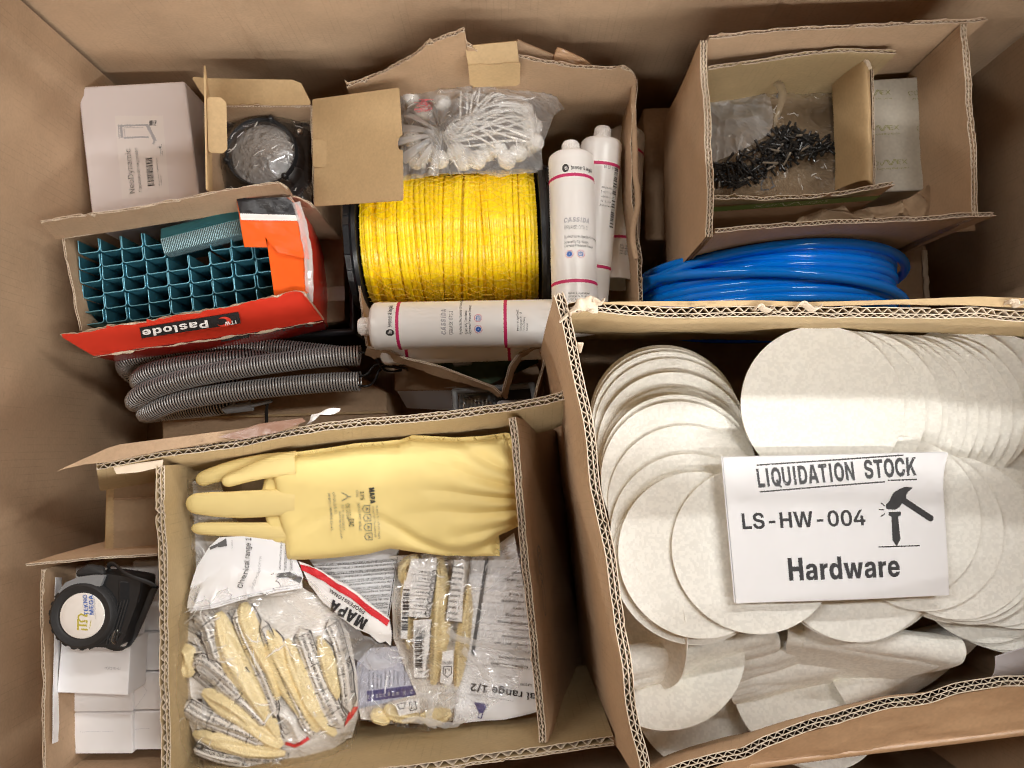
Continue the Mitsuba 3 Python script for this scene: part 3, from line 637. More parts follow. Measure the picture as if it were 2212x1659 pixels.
# ------------------------------------------------------------------ grease cartridges
def cartridge(label, cap, tail, r, roll=0.0, prints=True, flipped=False):
    """cap: the centre of the shoulder, tail: a point down the axis."""
    t = thing('grease_cartridge', label, 'cartridge')
    cap = np.asarray(cap, float); a = unit(cap - np.asarray(tail, float)); L = .214
    n0 = unit(np.array([0, 0, 1.0]) - a * a[2]); n0 = n0 * math.cos(roll) + np.cross(a, n0) * math.sin(roll); e0 = np.cross(a, n0)
    part(t, 'tube', lathe([(-L + .018, 0), (-L + .018, r - .002), (-L, r - .0018), (-L, r), (-.012, r), (-.010, r + .0004), (-.008, r + .0004), (-.006, r), (-.003, r - .0004), (0, r - .0035), (.0008, r - .006), (.0008, 0)], cap, a, 56), 'tube_white', 25)
    part(t, 'nozzle_cap', lathe([(0, .0125), (.003, .0125), (.004, .0105), (.014, .0100), (.0165, .0085), (.0168, 0)], cap + a * .0008, a, 30), 'tube_white', 30)
    part(t, 'cap_ridges', cat([bar(cap + a * .0048 + (n0 * math.cos(k) + e0 * math.sin(k)) * .0104, cap + a * .0148 + (n0 * math.cos(k) + e0 * math.sin(k)) * .0099, .0009, .0012, n0 * math.cos(k) + e0 * math.sin(k)) for k in np.linspace(0, 2 * np.pi, 25)[:-1]]), 'tube_white', kind='stuff')
    part(t, 'inner_rim', lathe([(-L + .0175, r - .0021), (-L + .0001, r - .0019)], cap, a, 56)if 0 else lathe([(-L + .0176, 0), (-L + .0176, r - .0021)], cap, a, 40), 'inside_olive', True)
    for y in (.0335, .159):
        part(t, 'stripe', lathe([(-y - .0019, r + .0002), (-y + .0019, r + .0002)], cap, a, 72), 'ink_magenta', True)
    def fn(q, lift=0.0):
        th = q[:, 0] / r; nn = n0 * np.cos(th)[:, None] + e0 * np.sin(th)[:, None]
        return cap + a * q[:, 1:2] + nn * (r + lift), nn
    if flipped:
        f0 = fn; fn = lambda q, lift=0.0: f0(np.stack([-q[:, 0], -.19 - q[:, 1]], 1), lift)
    if not prints: return t, fn
    W = r * .98
    def put(s, x, y, h, w, ink, name='lettering', **k): printed(t, name, moved(fit(text_poly(s, h, **k), w), x, y), fn, 'ink_' + ink, .0003, .003)
    x0 = -W * .56
    put('bremer & leguil', x0 + .011, -.0274, .0046, .029, 'black', bold=2)
    drop = affinity.scale(Point(0, 0).buffer(.0042), .95, 1.15).difference(moved(text_poly('b', .0046, bold=2), -.0016, -.0022)); printed(t, 'drop_emblem', moved(drop, x0 + .0045, -.0252), fn, 'ink_black', .0003, .003)
    put('CASSIDA', x0 + .001, -.0905, .0058, .031, 'soft', bold=4, slant=.18)
    put('GREASE GTS 2', x0 + .001, -.0985, .0044, .028, 'grey')
    put('Synthetisches Spezial-EP-Schmierfett', x0 + .001, -.1088, .0030, .052, 'black', fine=False, name='small_print')
    put('Specialty Synthetic', x0 + .001, -.1150, .0030, .0285, 'black', fine=False, name='small_print')
    put('Extreme Pressure Grease', x0 + .001, -.1195, .0030, .036, 'black', fine=False, name='small_print')
    for x, k in ((.0065, 0), (.0195, 1)):
        c = (x0 + x, -.1278)
        printed(t, 'round_mark', moved(Point(0, 0).buffer(.0046).difference(Point(0, 0).buffer(.0041)), *c), fn, 'ink_magenta', .0003, .003)
        gg = Point(0, 0).buffer(.0031).difference(Point(0, 0).buffer(.0006)) if k == 0 else stroke([(-.0024, -.0022), (.0024, -.0022), (.0024, .0016), (-.0024, .0016), (-.0024, -.0026)], .0008).union(moved(text_poly('EP', .0019), -.0013, -.0012)).union(stroke([(0, .002), (0, .0034)], .0008))
        printed(t, 'round_mark', moved(gg, *c), fn, 'ink_blue', .0003, .003)
    for k, s_ in enumerate(('Bremer & Leguil GmbH', 'Am Burgacker 30 - 42', '47051 Duisburg', 'Germany')): put(s_, x0 + .004, -.1745 - .0036 * k, .0022, (.025, .0215, .016, .009)[k], 'black', fine=False, name='small_print')
    return t, fn
cartridge('white grease cartridge lying nearest the viewer, its cap pointing back', P(1233, 338, .285), P(1241, 640, .292), .0268, .05)
t2, fn2 = cartridge('white grease cartridge with a bar code, tilted behind the front one', P(1300, 305, .245), P(1272, 620, .225), .0255, 0.25, prints=False)
printed(t2, 'bar_code', moved(affinity.rotate(barcode(.075, .008, 11, 60), -90, origin=(0, 0)), .012, -.035), fn2, 'ink_black', .0003, .003)
for k, s_ in enumerate(('Cassida Grease', 'GTS 2 500 g', 'Schmierfett', 'NSF H1 - EP', 'Duisburg')): printed(t2, 'small_print', moved(fit(text_poly(s_, .0022, fine=False), .015), .011, -.062 - k * .0055, 180), fn2, 'ink_black', .0003, .003)
printed(t2, 'lettering', moved(text_poly('500 g e', .0045), .020, -.036, 180), fn2, 'ink_grey', .0003, .003)
t3, fn3 = cartridge('white grease cartridge in shade at the right wall, its open end olive', P(1352, 290, .175), P(1332, 640, .205), .0255, -.1, prints=False)
for k in range(4): printed(t3, 'small_print', moved(fit(text_poly('Bremer Leguil GmbH', .0022, fine=False), .014), .0, -.172 - k * .0036), fn3, 'ink_black', .0003, .003)
cartridge('white grease cartridge lying crosswise in front of the yellow spool', P(806, 705, .268), P(1195, 698, .274), .0283, -.04)
cartridge('white grease cartridge half hidden under the crosswise one', P(826, 742, .222), P(1190, 728, .226), .0275, .4)
# ------------------------------------------------------------------ black tray with a flat carton, left of the spool
t = thing('black_tray', 'glossy black plastic tray edge between the orange carton and the yellow spool', 'tray')
c = PL([(560, 420), (760, 420), (764, 716), (564, 730)], .15)
for i, nm in ((1, 'side_rim'), (2, 'front_rim')):
    a, b = c[i], c[(i + 1) % 4]; n = 40
    part(t, nm, hull_pts([a, b, [a[0], a[1], .03], [b[0], b[1], .03]], .005), 'black_plastic', 40)
part(t, 'base', hull_pts([np.r_[q[:2], .03] for q in c], .003), 'black_plastic', 40)
t = thing('flat_carton', 'plain brown flat carton lying in the black tray', 'box')
part(t, 'body', rbox(PL([(560, 430), (741, 440), (744, 694), (566, 712)], .13), .036, .002), 'kraft', 40)
part(t, 'tape_strip', bar(P(600, 640, .1315), P(744, 634, .1315), .02, .0006), 'tape')

# ------------------------------------------------------------------ orange and red staple carton
t = thing('staple_carton', 'torn red and orange carton full of teal staple strips', 'box')
cr = PL([(136, 512), (330, 482), (520, 450)], .30); bt = PL([(88, 477), (190, 462), (300, 446), (420, 425), (540, 402), (604, 396), (620, 408)], .35)
board(t, 'back_flap', bt, PL([(120, 514), (330, 484), (640, 436)], .298), THIN, 'kraft', rag=.0022, dent=.003, seed=41)
board(t, 'back_wall', PL([(140, 513), (330, 483), (640, 434)], .298), PL([(150, 513), (330, 486), (640, 440)], .10), THIN, 'kraft', seed=42, ends=False)
a, b = P(133, 494, .30), P(172, 716, .30)
board(t, 'left_wall', np.array([b, a]), lower([b, a], .10, (-.012, 0)), THIN, 'kraft', rag=.001, dent=.002, seed=43)
tp = PL([(128, 722), (170, 716), (300, 697), (450, 671), (560, 648), (640, 629), (655, 630), (661, 640)], .315); md = PL([(203, 768), (300, 752), (450, 732), (560, 715), (698, 690)], .282)
board(t, 'front_flap', tp, md, THIN, mats=['kraft', 'red_print'], rag=.0022, dent=.002, seed=44, rows=10)
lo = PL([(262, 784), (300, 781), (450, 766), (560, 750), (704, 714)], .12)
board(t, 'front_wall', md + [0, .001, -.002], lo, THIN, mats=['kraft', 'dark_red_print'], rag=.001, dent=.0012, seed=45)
ee = resample(md, 120); eq = np.arange(120) / 5.0; part(t, 'torn_crease', flat_tube(ee + np.c_[np.zeros(120), -.0022 + .003 * fb(np.c_[eq, eq * 0, eq * 0], 3, 2), .001 + .002 * fb(np.c_[eq, eq * 0 + 4, eq * 0], 3, 3)], (0, 1, .6), .0014 * np.clip(3 * fb(np.c_[eq * .8, eq * 0 + 8, eq * 0], 3, 5) + .5, .15, 1.4), .0006, 8), 'kraft_edge', True)
# lettering on the red flap, upside down
def bil(a, b, c, d):
    """2D metres (x from a to b, y from a towards d) on the quad a b c d."""
    a, b, c, d = (np.asarray(q, float) for q in (a, b, c, d)); W = np.linalg.norm(b - a); Hh = np.linalg.norm(d - a)
    def fn(q, lift=0.0):
        s, r = q[:, :1] / W, q[:, 1:2] / Hh
        n = unit(np.cross(b - a, d - a)); n = n * (1 if n[2] >= 0 else -1)
        return a * (1 - s) * (1 - r) + b * s * (1 - r) + c * s * r + d * (1 - s) * r + n * lift, np.broadcast_to(n, (len(q), 3))
    fn.size = (W, Hh); return fn
def nrm(q): return np.asarray(q, float)
fq = bil(P(516, 672, .308), P(303, 706, .308), P(308, 730, .2993), P(522, 698, .2993)); W, Hh = fq.size
printed(t, 'logo_panel', sbox(0, .0, W, Hh * .95), fq, 'black_print', .0026, .01)
printed(t, 'lettering', moved(fit(text_poly('Paslode', Hh * .62, bold=3), W * .66), W * .32, Hh * .22), fq, 'white_print', .0031, .01)
printed(t, 'swoosh', moved(affinity.scale(Point(0, 0).buffer(Hh * .42), 1.3, 1).difference(affinity.translate(affinity.scale(Point(0, 0).buffer(Hh * .34), 1.2, .8), Hh * .2, -Hh * .05)), W * .16, Hh * .6), fq, 'red_print', .0031, .006)
printed(t, 'lettering', moved(text_poly('ITW', Hh * .3, bold=3), W * .03, Hh * .6), fq, 'white_print', .0033, .01)
fq = bil(P(680, 690, .275), P(478, 724, .275), P(478, 734, .262), P(682, 701, .262)); W, Hh = fq.size
printed(t, 'lettering', moved(fit(text_poly('Paslode', Hh * .7, bold=4), W * .62), W * .03, Hh * .1), fq, 'ink_grey', .0030, .01)
printed(t, 'logo_panel', sbox(W * .70, 0, W, Hh), fq, 'black_print', .0028, .01)
# right end: folded top flap and end wall
zt = .318
flap(t, 'end_flap', [(576, 516, zt), (588, 520, zt), (640, 527, zt), (660, 540, zt), (668, 632, .305), (656, 636, .305), (592, 642, .305)], None, 'orange_print', .0015)
ft = flap(t, 'top_flap', [(512, 428, .325), (622, 427, .33), (640, 440, .33), (650, 455, .329), (664, 520, .324), (668, 560, .322), (600, 545, .322), (573, 512, .322), (576, 534, .322), (526, 533, .322)], None, 'orange_print', .0015, .012, lambda q: .0015 * fb(np.c_[q * 60, q[:, :1] * 0], 2, 2))
pr_ = lambda nm, pts, m: printed(t, nm, Polygon(ft.inv(PL(pts, .326))), ft, m, .0012, .008)
pr_('black_band', [(512.5, 429), (622, 428), (638, 440), (645, 466), (518, 461)], 'black_print')
pr_('white_band', [(518, 461), (645, 466), (650, 478), (520, 475)], 'white_print')
e = [P(622, 427, .33), P(650, 462, .328), P(664, 520, .322), P(668, 580, .312), P(664, 636, .305)]
el = [P(648, 452, .12), P(682, 505, .12), P(697, 560, .12), P(704, 640, .12), P(704, 708, .12)]
board(t, 'end_wall', np.array(e), np.array(el), THIN, mats=['red_print', 'kraft'], rag=.001, dent=.003, seed=46, rows=10)
fq = bil(e[0], e[1], el[1], el[0]); W, Hh = fq.size
printed(t, 'black_band', sbox(0, 0, W * .85, Hh * .9), fq, 'black_print', .0036, .008)
fq = bil(e[1], e[2], el[2], el[1]); W, Hh = fq.size
printed(t, 'white_band', sbox(0, 0, W * .3, Hh * .9), fq, 'white_print', .0036, .008)
board(t, 'inner_flap', PL([(610, 425), (640, 424), (668, 436), (676, 446)], .322), PL([(612, 432), (660, 448), (672, 452)], .29), THIN, 'kraft', rag=.003, seed=47)
part(t, 'shrink_film', flat_tube(spline(PL([(640, 436, .331), (652, 480, .328), (664, 540, .324), (668, 600, .313), (668, 650, .30)], None), 60) + .002 * fb(np.c_[np.linspace(0, 14, 60), np.zeros(60), np.zeros(60)], 3, 4)[:, None], (1, 0, 0), .005, .0012, 10), 'film_white', True)

# ------------------------------------------------------------------ teal staple strips standing in it
def channel(w, d, th, r, h):
    U = LineString([(-w / 2, d), (-w / 2, r), *[(-w / 2 + r - r * math.cos(a), r - r * math.sin(a)) for a in np.linspace(0, np.pi / 2, 4)], *[(w / 2 - r + r * math.sin(a), r - r * math.cos(a)) for a in np.linspace(0, np.pi / 2, 4)], (w / 2, d)])
    m = trimesh.creation.extrude_polygon(U.buffer(th / 2, cap_style='flat', join_style='round', quad_segs=2), h, engine='earcut'); m.apply_translation([0, 0, -h]); return m
zs = .280; o = P(172, 552, zs); ux = P(545, 500, zs) - o; ux = ux / 8; uy = (P(183, 706, zs) - o) / 5
wx, wy = np.linalg.norm(ux), np.linalg.norm(uy)
cm = ply(channel(wx * .94, wy * .93, .0013, .003, .07), 'teal_metal', 25)
W_, D_ = wx * .94, wy * .93; ew = ply(tube(spline([(-W_ / 2, D_, 0), (-W_ / 2, D_ * .5, 0), (-W_ / 2, .003, 0), (-W_ / 2 + .0009, .0009, 0), (-W_ / 2 + .003, 0, 0), (0, 0, 0), (W_ / 2 - .003, 0, 0), (W_ / 2 - .0009, .0009, 0), (W_ / 2, .003, 0), (W_ / 2, D_ * .5, 0), (W_ / 2, D_, 0)], 40) + [0, 0, .0003], .00068, 6), 'teal_glint', True)
rx = math.degrees(math.atan2(ux[1], ux[0])); rg = np.random.default_rng(11)
NTH = ['first', 'second', 'third', 'fourth', 'fifth', 'sixth', 'seventh', 'eighth', 'ninth', 'tenth', 'eleventh', 'twelfth', 'thirteenth', 'fourteenth', 'fifteenth', 'sixteenth', 'seventeenth', 'eighteenth']
for r in range(-1, 5):
    for c in range(9):
        if r == -1 and c > 4: continue
        if r == 4 and c > 7: continue
        if r == 0 and c in (4, 5): continue
        p = o + ux * (c + .5) + uy * (r + .98)
        if c == 0 and r >= 0: p = p - ux * .02
        t = thing('staple_strip', f'teal staple strip on end, {NTH[c]} from the left in the {NTH[r + 1]} row from the back', 'staple strip', 'teal staple strips standing in the red carton')
        tw = T4().translate([p[0] + rg.normal() * .0005, p[1] + rg.normal() * .0005, zs + rg.normal() * .0018]).rotate([0, 0, 1], rx + rg.normal() * .6)
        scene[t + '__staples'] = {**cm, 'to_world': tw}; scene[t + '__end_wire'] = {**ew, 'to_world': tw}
t = thing('staple_strip', 'teal staple strip lying ribbed side up on the standing strips', 'staple strip')
A, B = P(352, 531, zs + .010), P(530, 486, zs + .012); d = unit(B - A); sd = unit(np.cross(d, [0, 0, 1])); ups = np.cross(sd, d); n = int(np.linalg.norm(B - A) / .0021)
w, hh = .0165, .0165; wires = []
for k in range(n):
    q = A + d * k * .0021
    wires.append(tube([q - sd * w / 2 + ups * 0.001 + sd * 0, q + sd * w / 2, q + sd * (w / 2 + .0012) - ups * .0014, q + sd * (w / 2 + .0012) - ups * hh], .00082, 6))
part(t, 'wires', cat(wires), 'teal_wire', True, kind='stuff')
top_ = sheet(Polygon([(0, 0), (np.linalg.norm(B - A), 0), (np.linalg.norm(B - A), .016), (0, .016)]), plane_fn(A - sd * w / 2 + ups * .0005, d, -sd, None), .01)
part(t, 'back_face', hull_pts([A - sd * (w / 2 + .0004), B - sd * (w / 2 + .0004), A - sd * (w / 2 + .014) - ups * .006, B - sd * (w / 2 + .014) - ups * .006], .0008), 'teal_metal', 30)

# ------------------------------------------------------------------ long coil springs
def coil(path, R, pitch=.0036, w=.00118, per=11):
    path = np.asarray(path, float); L = np.linalg.norm(np.diff(path, axis=0), axis=1).sum(); n = int(L / pitch * per)
    p = resample(path, n); t_, a, b = frames(p); ang = np.arange(n) / per * 2 * np.pi
    return tube(p + a * (np.cos(ang) * R)[:, None] + b * (np.sin(ang) * R)[:, None], w, 5)
def spring(label, pts, hooks, R=.0122, sleeve=None):
    t = thing('coil_spring', label, 'spring', 'long steel coil springs under the red carton')
    path = spline(PL(pts), 260); key = part(t, 'coil', coil(path, R), 'spring_steel', True); part(t, 'core', tube(path[3:-3], R * .93, 12), 'black_soft', True)  # dark core is an added filler, standing for shade between the coils
    if hooks:
        for hp in hooks: part(t, 'hook', tube(spline(PL(hp), 40), .0016, 8), 'wire_black', True)
    return t
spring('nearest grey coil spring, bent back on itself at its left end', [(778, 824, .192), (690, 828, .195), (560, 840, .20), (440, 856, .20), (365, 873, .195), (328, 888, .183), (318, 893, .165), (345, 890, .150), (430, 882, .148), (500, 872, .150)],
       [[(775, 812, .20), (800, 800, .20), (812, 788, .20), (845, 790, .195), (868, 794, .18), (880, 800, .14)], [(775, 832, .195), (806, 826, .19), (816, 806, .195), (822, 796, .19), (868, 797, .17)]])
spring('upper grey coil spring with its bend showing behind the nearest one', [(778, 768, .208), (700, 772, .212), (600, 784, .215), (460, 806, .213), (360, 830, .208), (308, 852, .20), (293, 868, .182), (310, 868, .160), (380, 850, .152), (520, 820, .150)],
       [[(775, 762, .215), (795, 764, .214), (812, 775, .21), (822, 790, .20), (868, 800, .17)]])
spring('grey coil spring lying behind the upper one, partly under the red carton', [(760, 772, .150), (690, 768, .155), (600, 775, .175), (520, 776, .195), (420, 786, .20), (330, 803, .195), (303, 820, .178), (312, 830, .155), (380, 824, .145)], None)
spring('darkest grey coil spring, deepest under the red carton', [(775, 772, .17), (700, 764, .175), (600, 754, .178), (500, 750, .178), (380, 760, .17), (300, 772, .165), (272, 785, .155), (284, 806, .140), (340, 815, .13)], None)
t = thing('plastic_clip', 'small grey plastic clip hanging under the nearest spring', 'clip')
part(t, 'body', hull_pts(PL([(482, 884, .172), (500, 876, .174), (545, 872, .175), (545, 884, .172), (490, 890, .17)]), .0025), 'grey_plastic', 40)
part(t, 'arm', hull_pts(PL([(545, 876, .175), (585, 866, .178)]), .0028), 'grey_plastic', 40)
part(t, 'tooth', hull_pts(PL([(505, 874, .176), (507, 868, .18)]), .002), 'grey_plastic', 40)
part(t, 'tooth', hull_pts(PL([(536, 872, .176), (540, 868, .18)]), .002), 'grey_plastic', 40)
part(t, 'strap', tube(PL([(578, 868, .175), (575, 890, .16), (577, 925, .15)]), .0022, 8), 'black_soft', True)

# ------------------------------------------------------------------ cartons under the springs
t = thing('low_carton', 'brown carton in shadow under the coil springs', 'box')
part(t, 'body', rbox(PL([(345, 800), (700, 770), (838, 850), (838, 975), (350, 1000)], .135), .002, .003), 'kraft', 40)
part(t, 'lid_edge', bar(P(345, 905, .137), P(838, 890, .137), .003, .004), 'kraft_light')
t = thing('low_carton', 'smaller brown carton behind the clear parts case, printed along its side', 'box')
part(t, 'body', rbox(PL([(850, 770), (1090, 760), (1090, 838), (850, 842)], .13), .002, .003), 'kraft', 40)
part(t, 'grey_flap', hull_pts(PL([(860, 846, .125), (985, 836, .13), (980, 885, .09), (880, 880, .09)]), .001), 'grey_paper', 30)
part(t, 'print_line', bar(P(862, 788, .1315), P(1080, 778, .1315), .003, .001), 'ink_grey')
t = thing('parts_case', 'grey see-through parts case in the dark gap behind the glove box', 'case')
part(t, 'frame', cat([hull_pts([a, b], .004) for a, b in zip(PL([(982, 845), (1150, 832), (1160, 890), (985, 900)], .20), np.roll(PL([(982, 845), (1150, 832), (1160, 890), (985, 900)], .20), -1, 0))]), 'grey_plastic', True)
part(t, 'lid', rbox(PL([(1072, 868), (1158, 862), (1165, 905), (1072, 905)], .198), .17, .003), 'grey_paper', 40)
part(t, 'inside', rbox(PL([(990, 850), (1150, 838), (1156, 900), (990, 902)], .17), .10, .002), 'smoke_plastic', 40)
part(t, 'window', sheet(pxpoly([(990, 850), (1070, 846), (1070, 900), (990, 902)], .198), xyz_fn(lambda q: .198 + .002 * crinkle(q, 60, 2)), .003), 'film', True)
for k in range(7): part(t, 'rib', tube(PL([(1003 + k * 8, 862 - k * .6), (1000 + k * 8.6, 896)], .176), .0014, 6), 'screw_grey', True)
part(t, 'bright_pin', tube(PL([(1058, 868, .203), (1068, 884, .203)], None), .0012, 8), 'chrome', True)
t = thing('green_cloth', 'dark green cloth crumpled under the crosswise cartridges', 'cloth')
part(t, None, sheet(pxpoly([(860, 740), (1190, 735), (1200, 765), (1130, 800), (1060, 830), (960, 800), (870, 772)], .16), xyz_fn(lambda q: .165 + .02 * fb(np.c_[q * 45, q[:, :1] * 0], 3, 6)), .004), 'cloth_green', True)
t = thing('white_block', 'small white wrapped block on the dark green cloth', 'block')
part(t, None, rbox(PL([(976, 765), (1022, 762), (1020, 784), (976, 788)], .195), .175, .003), 'film_white', 40)
t = thing('twisted_strap', 'white twisted plastic strap sticking up behind the glove box', 'strap')
n = 70; pp = spline(PL([(664, 925, .44), (675, 903, .455), (692, 893, .462), (712, 889, .462), (733, 886, .458)], None), n); a = np.linspace(0, 7, n)
tt_, aa, bb = frames(pp)
part(t, None, flat_tube(pp, aa * np.cos(a)[:, None] + bb * np.sin(a)[:, None], np.linspace(.0026, .0032, n), .0008, 10), 'film_white', True)
scene[t]['bsdf'] = {'type': 'ref', 'id': 'white_card'}

# ------------------------------------------------------------------ upper right carton and what it holds
ZU = .40
t = thing('tall_carton', 'open brown carton with high corrugated walls in the right back corner', 'box')
lw = PL([(1522, 86), (1525, 200), (1528, 290), (1527, 300), (1534, 420), (1536, 512)], ZU)
board(t, 'left_wall', lw[::-1], lower(lw[::-1], .20, (.0, 0)), ((.0055, .0030), (.0065, .0034)), 'kraft', rag=.0009, dent=.003, seed=51)
bw_ = PL([(1532, 81), (1700, 66), (1900, 54), (2050, 46), (2132, 40)], ZU)
board(t, 'back_wall', bw_[::-1], lower(bw_[::-1], .20), ((.006, .0035),), 'kraft', rag=.0010, dent=.003, seed=52)
rw = PL([(2084, 52), (2095, 200), (2104, 330), (2108, 468)], ZU)
board(t, 'right_wall', rw, lower(rw, .20), ((.0055, .0030), (.006, .003)), 'kraft', rag=.0008, dent=.003, seed=53)
fw = PL([(1545, 499), (1700, 487), (1900, 474), (2050, 464), (2148, 459)], ZU)
board(t, 'front_wall', fw, lower(fw, .20, (0, .004)), ((.006, .0040),), 'kraft', rag=.0012, dent=.003, seed=54)
part(t, 'bottom', bar(P(1560, 300, .215), P(2080, 270, .215), .28, .004), 'kraft')
t = thing('carton_stack', 'plain brown closed carton between the torn carton and the high walled one', 'box')
part(t, 'body', rbox(PL([(1392, 232), (1500, 228), (1520, 520), (1396, 520)], .15), .002, .003), 'kraft', 40)
t = thing('support_carton', 'brown carton standing under the high walled carton', 'box')
part(t, 'body', rbox(np.array([[.215, .42, .195], [.47, .42, .195], [.47, .25, .195], [.215, .25, .195]]), .002, .003), 'kraft', 40)
t = thing('torn_low_carton', 'scuffed brown carton standing behind the blue hose', 'box')
part(t, 'body', rbox(PL([(1880, 535), (2000, 528), (2006, 700), (1890, 710)], .13), .002, .003), 'kraft', 40)
part(t, 'torn_edge', flat_tube(spline(PL([(1998, 540, .131), (2000, 600, .132), (2003, 660, .131)], None), 50) + .002 * fb(np.c_[np.linspace(0, 9, 50), np.zeros(50), np.zeros(50)], 3, 1)[:, None], (1, 0, 0), .004, .001, 8), 'kraft_edge', True)

t = thing('inner_carton', 'small open carton with a green printed edge inside the high walled carton', 'box')
ib = PL([(1530, 147), (1640, 133), (1750, 116), (1850, 109), (1936, 111)], .37)
board(t, 'back_wall', ib[::-1], lower(ib[::-1], .24, (0, .0)), ((.0068, .0036),), 'kraft_olive', rag=.0015, dent=.003, seed=55)
f_ = PL([(1534, 428), (1650, 427), (1750, 424), (1850, 412), (1905, 402), (1932, 398)], .37)
board(t, 'front_wall', f_, lower(f_, .24), ((.0068, .0036),), mats=['kraft_olive', 'kraft'], rag=.0020, dent=.002, seed=56)
a, b = P(1800, 138, .365), P(1806, 410, .365)
pts = PL([(1878, 150, .352), (1881, 240, .354), (1885, 330, .352), (1884, 398, .35)]); pl_ = PL([(1798, 135, .30), (1803, 240, .302), (1806, 330, .30), (1806, 410, .298)])
def curved(q, lift=0.0):
    s, r = q[:, :1], q[:, 1:2]; A_ = np.stack([np.interp(r[:, 0], np.linspace(0, 1, 4), pts[:, k]) for k in range(3)], 1); B_ = np.stack([np.interp(r[:, 0], np.linspace(0, 1, 4), pl_[:, k]) for k in range(3)], 1)
    return B_ * (1 - s) + A_ * s + np.array([0, 0, 1.0]) * (.022 * np.sin(np.pi * s) + .003 * fb(np.c_[q * [3, 6], q[:, :1] * 0], 2, 3)[:, None] + lift), np.broadcast_to([0, 0, 1.0], (len(q), 3))
part(t, 'end_flap', slab(sbox(0, 0, 1, 1), curved, .003, .08), 'kraft_light', True)
part(t, 'flap_edge', cat([bar(*curved(np.array([[s, 0], [s + .07, 0]]))[0], .004, .004) for s in np.linspace(0, .93, 14)]), 'kraft_edge', kind='stuff')
x = [P(1884, 150, .345), P(1888, 400, .345)]
board(t, 'right_wall', np.array(x), lower(x, .24), THIN, 'kraft', seed=57)
fq = bil(f_[4], f_[0], lower(f_, .352)[0], lower(f_, .352)[4]); W, Hh = fq.size
sh = lambda q, lift=0.0: (fq(q)[0] + np.array([0, -1.0, 0]) * (.0085 + lift), fq(q)[1])
printed(t, 'green_band', sbox(0, .001, W, Hh), sh, 'ink_green', .0, .012)
printed(t, 'lettering', moved(fit(text_poly('CO', Hh * .5), W * .11), W * .30, Hh * .25).union(moved(fit(text_poly('EX', Hh * .5), W * .11), W * .62, Hh * .25)).union(stroke([(W * (.42 + .19 * a), Hh * (.5 + .3 * math.sin(a * 13))) for a in np.linspace(0, 1, 30)], .0011)), sh, 'ink_white', .0006, .01)
part(t, 'bottom', bar(P(1535, 290, .25), P(1880, 280, .25), .22, .003), 'kraft')

# bag of screws
zb0 = .285
t = thing('screw_bag', 'crinkled clear plastic bag of black screws in the small inner carton', 'bag')
cs = P(1640, 310, .29)[:2]
def zscrew(q): return .272 + .026 * np.exp(-((q - cs) ** 2).sum(1) / .05 ** 2) + .006 * crinkle(q, 22, 31) + .002 * crinkle(q, 70, 5)
fs_ = xyz_fn(zscrew)
lin = part(t, 'paper_lining', sheet(pxpoly([(1528, 200), (1660, 182), (1800, 180), (1815, 420), (1540, 424)], .28), xyz_fn(lambda q: zscrew(q) - .012), .005), 'kraft_paper', True)
part(t, 'film', sheet(pxpoly([(1526, 190), (1650, 178), (1700, 172), (1800, 185), (1815, 418), (1535, 424)], .28), fs_, .0045), 'film_brown', True)
part(t, 'gathered_neck', flat_tube(spline(PL([(1676, 178, .315), (1690, 200, .318), (1682, 240, .32), (1672, 275, .315)], None), 40) + .002 * fb(np.c_[np.linspace(0, 8, 40), np.zeros(40), np.zeros(40)], 3, 9)[:, None], (1, 0, 0), np.linspace(.006, .002, 40), .0015, 12), 'film_brown', True)
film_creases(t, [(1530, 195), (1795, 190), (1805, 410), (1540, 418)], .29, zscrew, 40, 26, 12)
printed(t, 'recycling_mark', shapely.union_all([pxline([(1645, 398), (1655, 378), (1660, 384)], .29, 3), pxline([(1664, 382), (1677, 398), (1668, 402)], .29, 3), pxline([(1664, 405), (1648, 405), (1647, 400)], .29, 3)]), fs_, 'ink_grey', .0012, .004)
lines_of(t, [('P', (1698, 196), (1700, 186), 9), ('10', (1692, 250), (1694, 236), 7)], 'grey', .30, fs_, lift=.0012)
prof = [(0, 0), (0, .0012)] + [(.0008 + k * .0011, (.0013 if k % 2 else .0018)) for k in range(15)] + [(.0172, .0019), (.0205, .0019), (.0208, .0016), (.0208, .0008), (.0195, 0)]
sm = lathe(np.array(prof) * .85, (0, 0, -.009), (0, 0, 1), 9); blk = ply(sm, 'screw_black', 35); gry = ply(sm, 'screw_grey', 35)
heap = Polygon([(1541, 352), (1600, 338), (1645, 318), (1662, 300), (1672, 272), (1690, 268), (1725, 280), (1770, 292), (1802, 300), (1806, 320), (1770, 330), (1700, 352), (1640, 382), (1600, 402), (1580, 405), (1556, 395), (1545, 372)])
pale = Polygon([(1535, 230), (1600, 215), (1665, 222), (1650, 300), (1600, 332), (1545, 345), (1535, 300)])
rg = np.random.default_rng(77)
def scatter(poly, n, m, label, group):
    k = 0; b = poly.bounds
    while k < n:
        u, v = rg.uniform(b[0], b[2]), rg.uniform(b[1], b[3])
        if not poly.contains(Point(u, v)): continue
        p = P(u, v, .29); z = zscrew(p[None, :2])[0] - .008 + .006 * rg.random() + (.009 if m is blk else .0125 if 'bright' in label else 0)
        t = thing('screw', label, 'screw', group)
        scene[t] = {**m, 'to_world': T4().translate([p[0], p[1], z]).rotate([0, 0, 1], rg.uniform(0, 360)).rotate([1, 0, 0], 90 + rg.normal() * 8)}
        k += 1
scatter(heap, 235, blk, 'small black screw lying loose in the open part of the bag', 'black screws heaped in the screw bag')
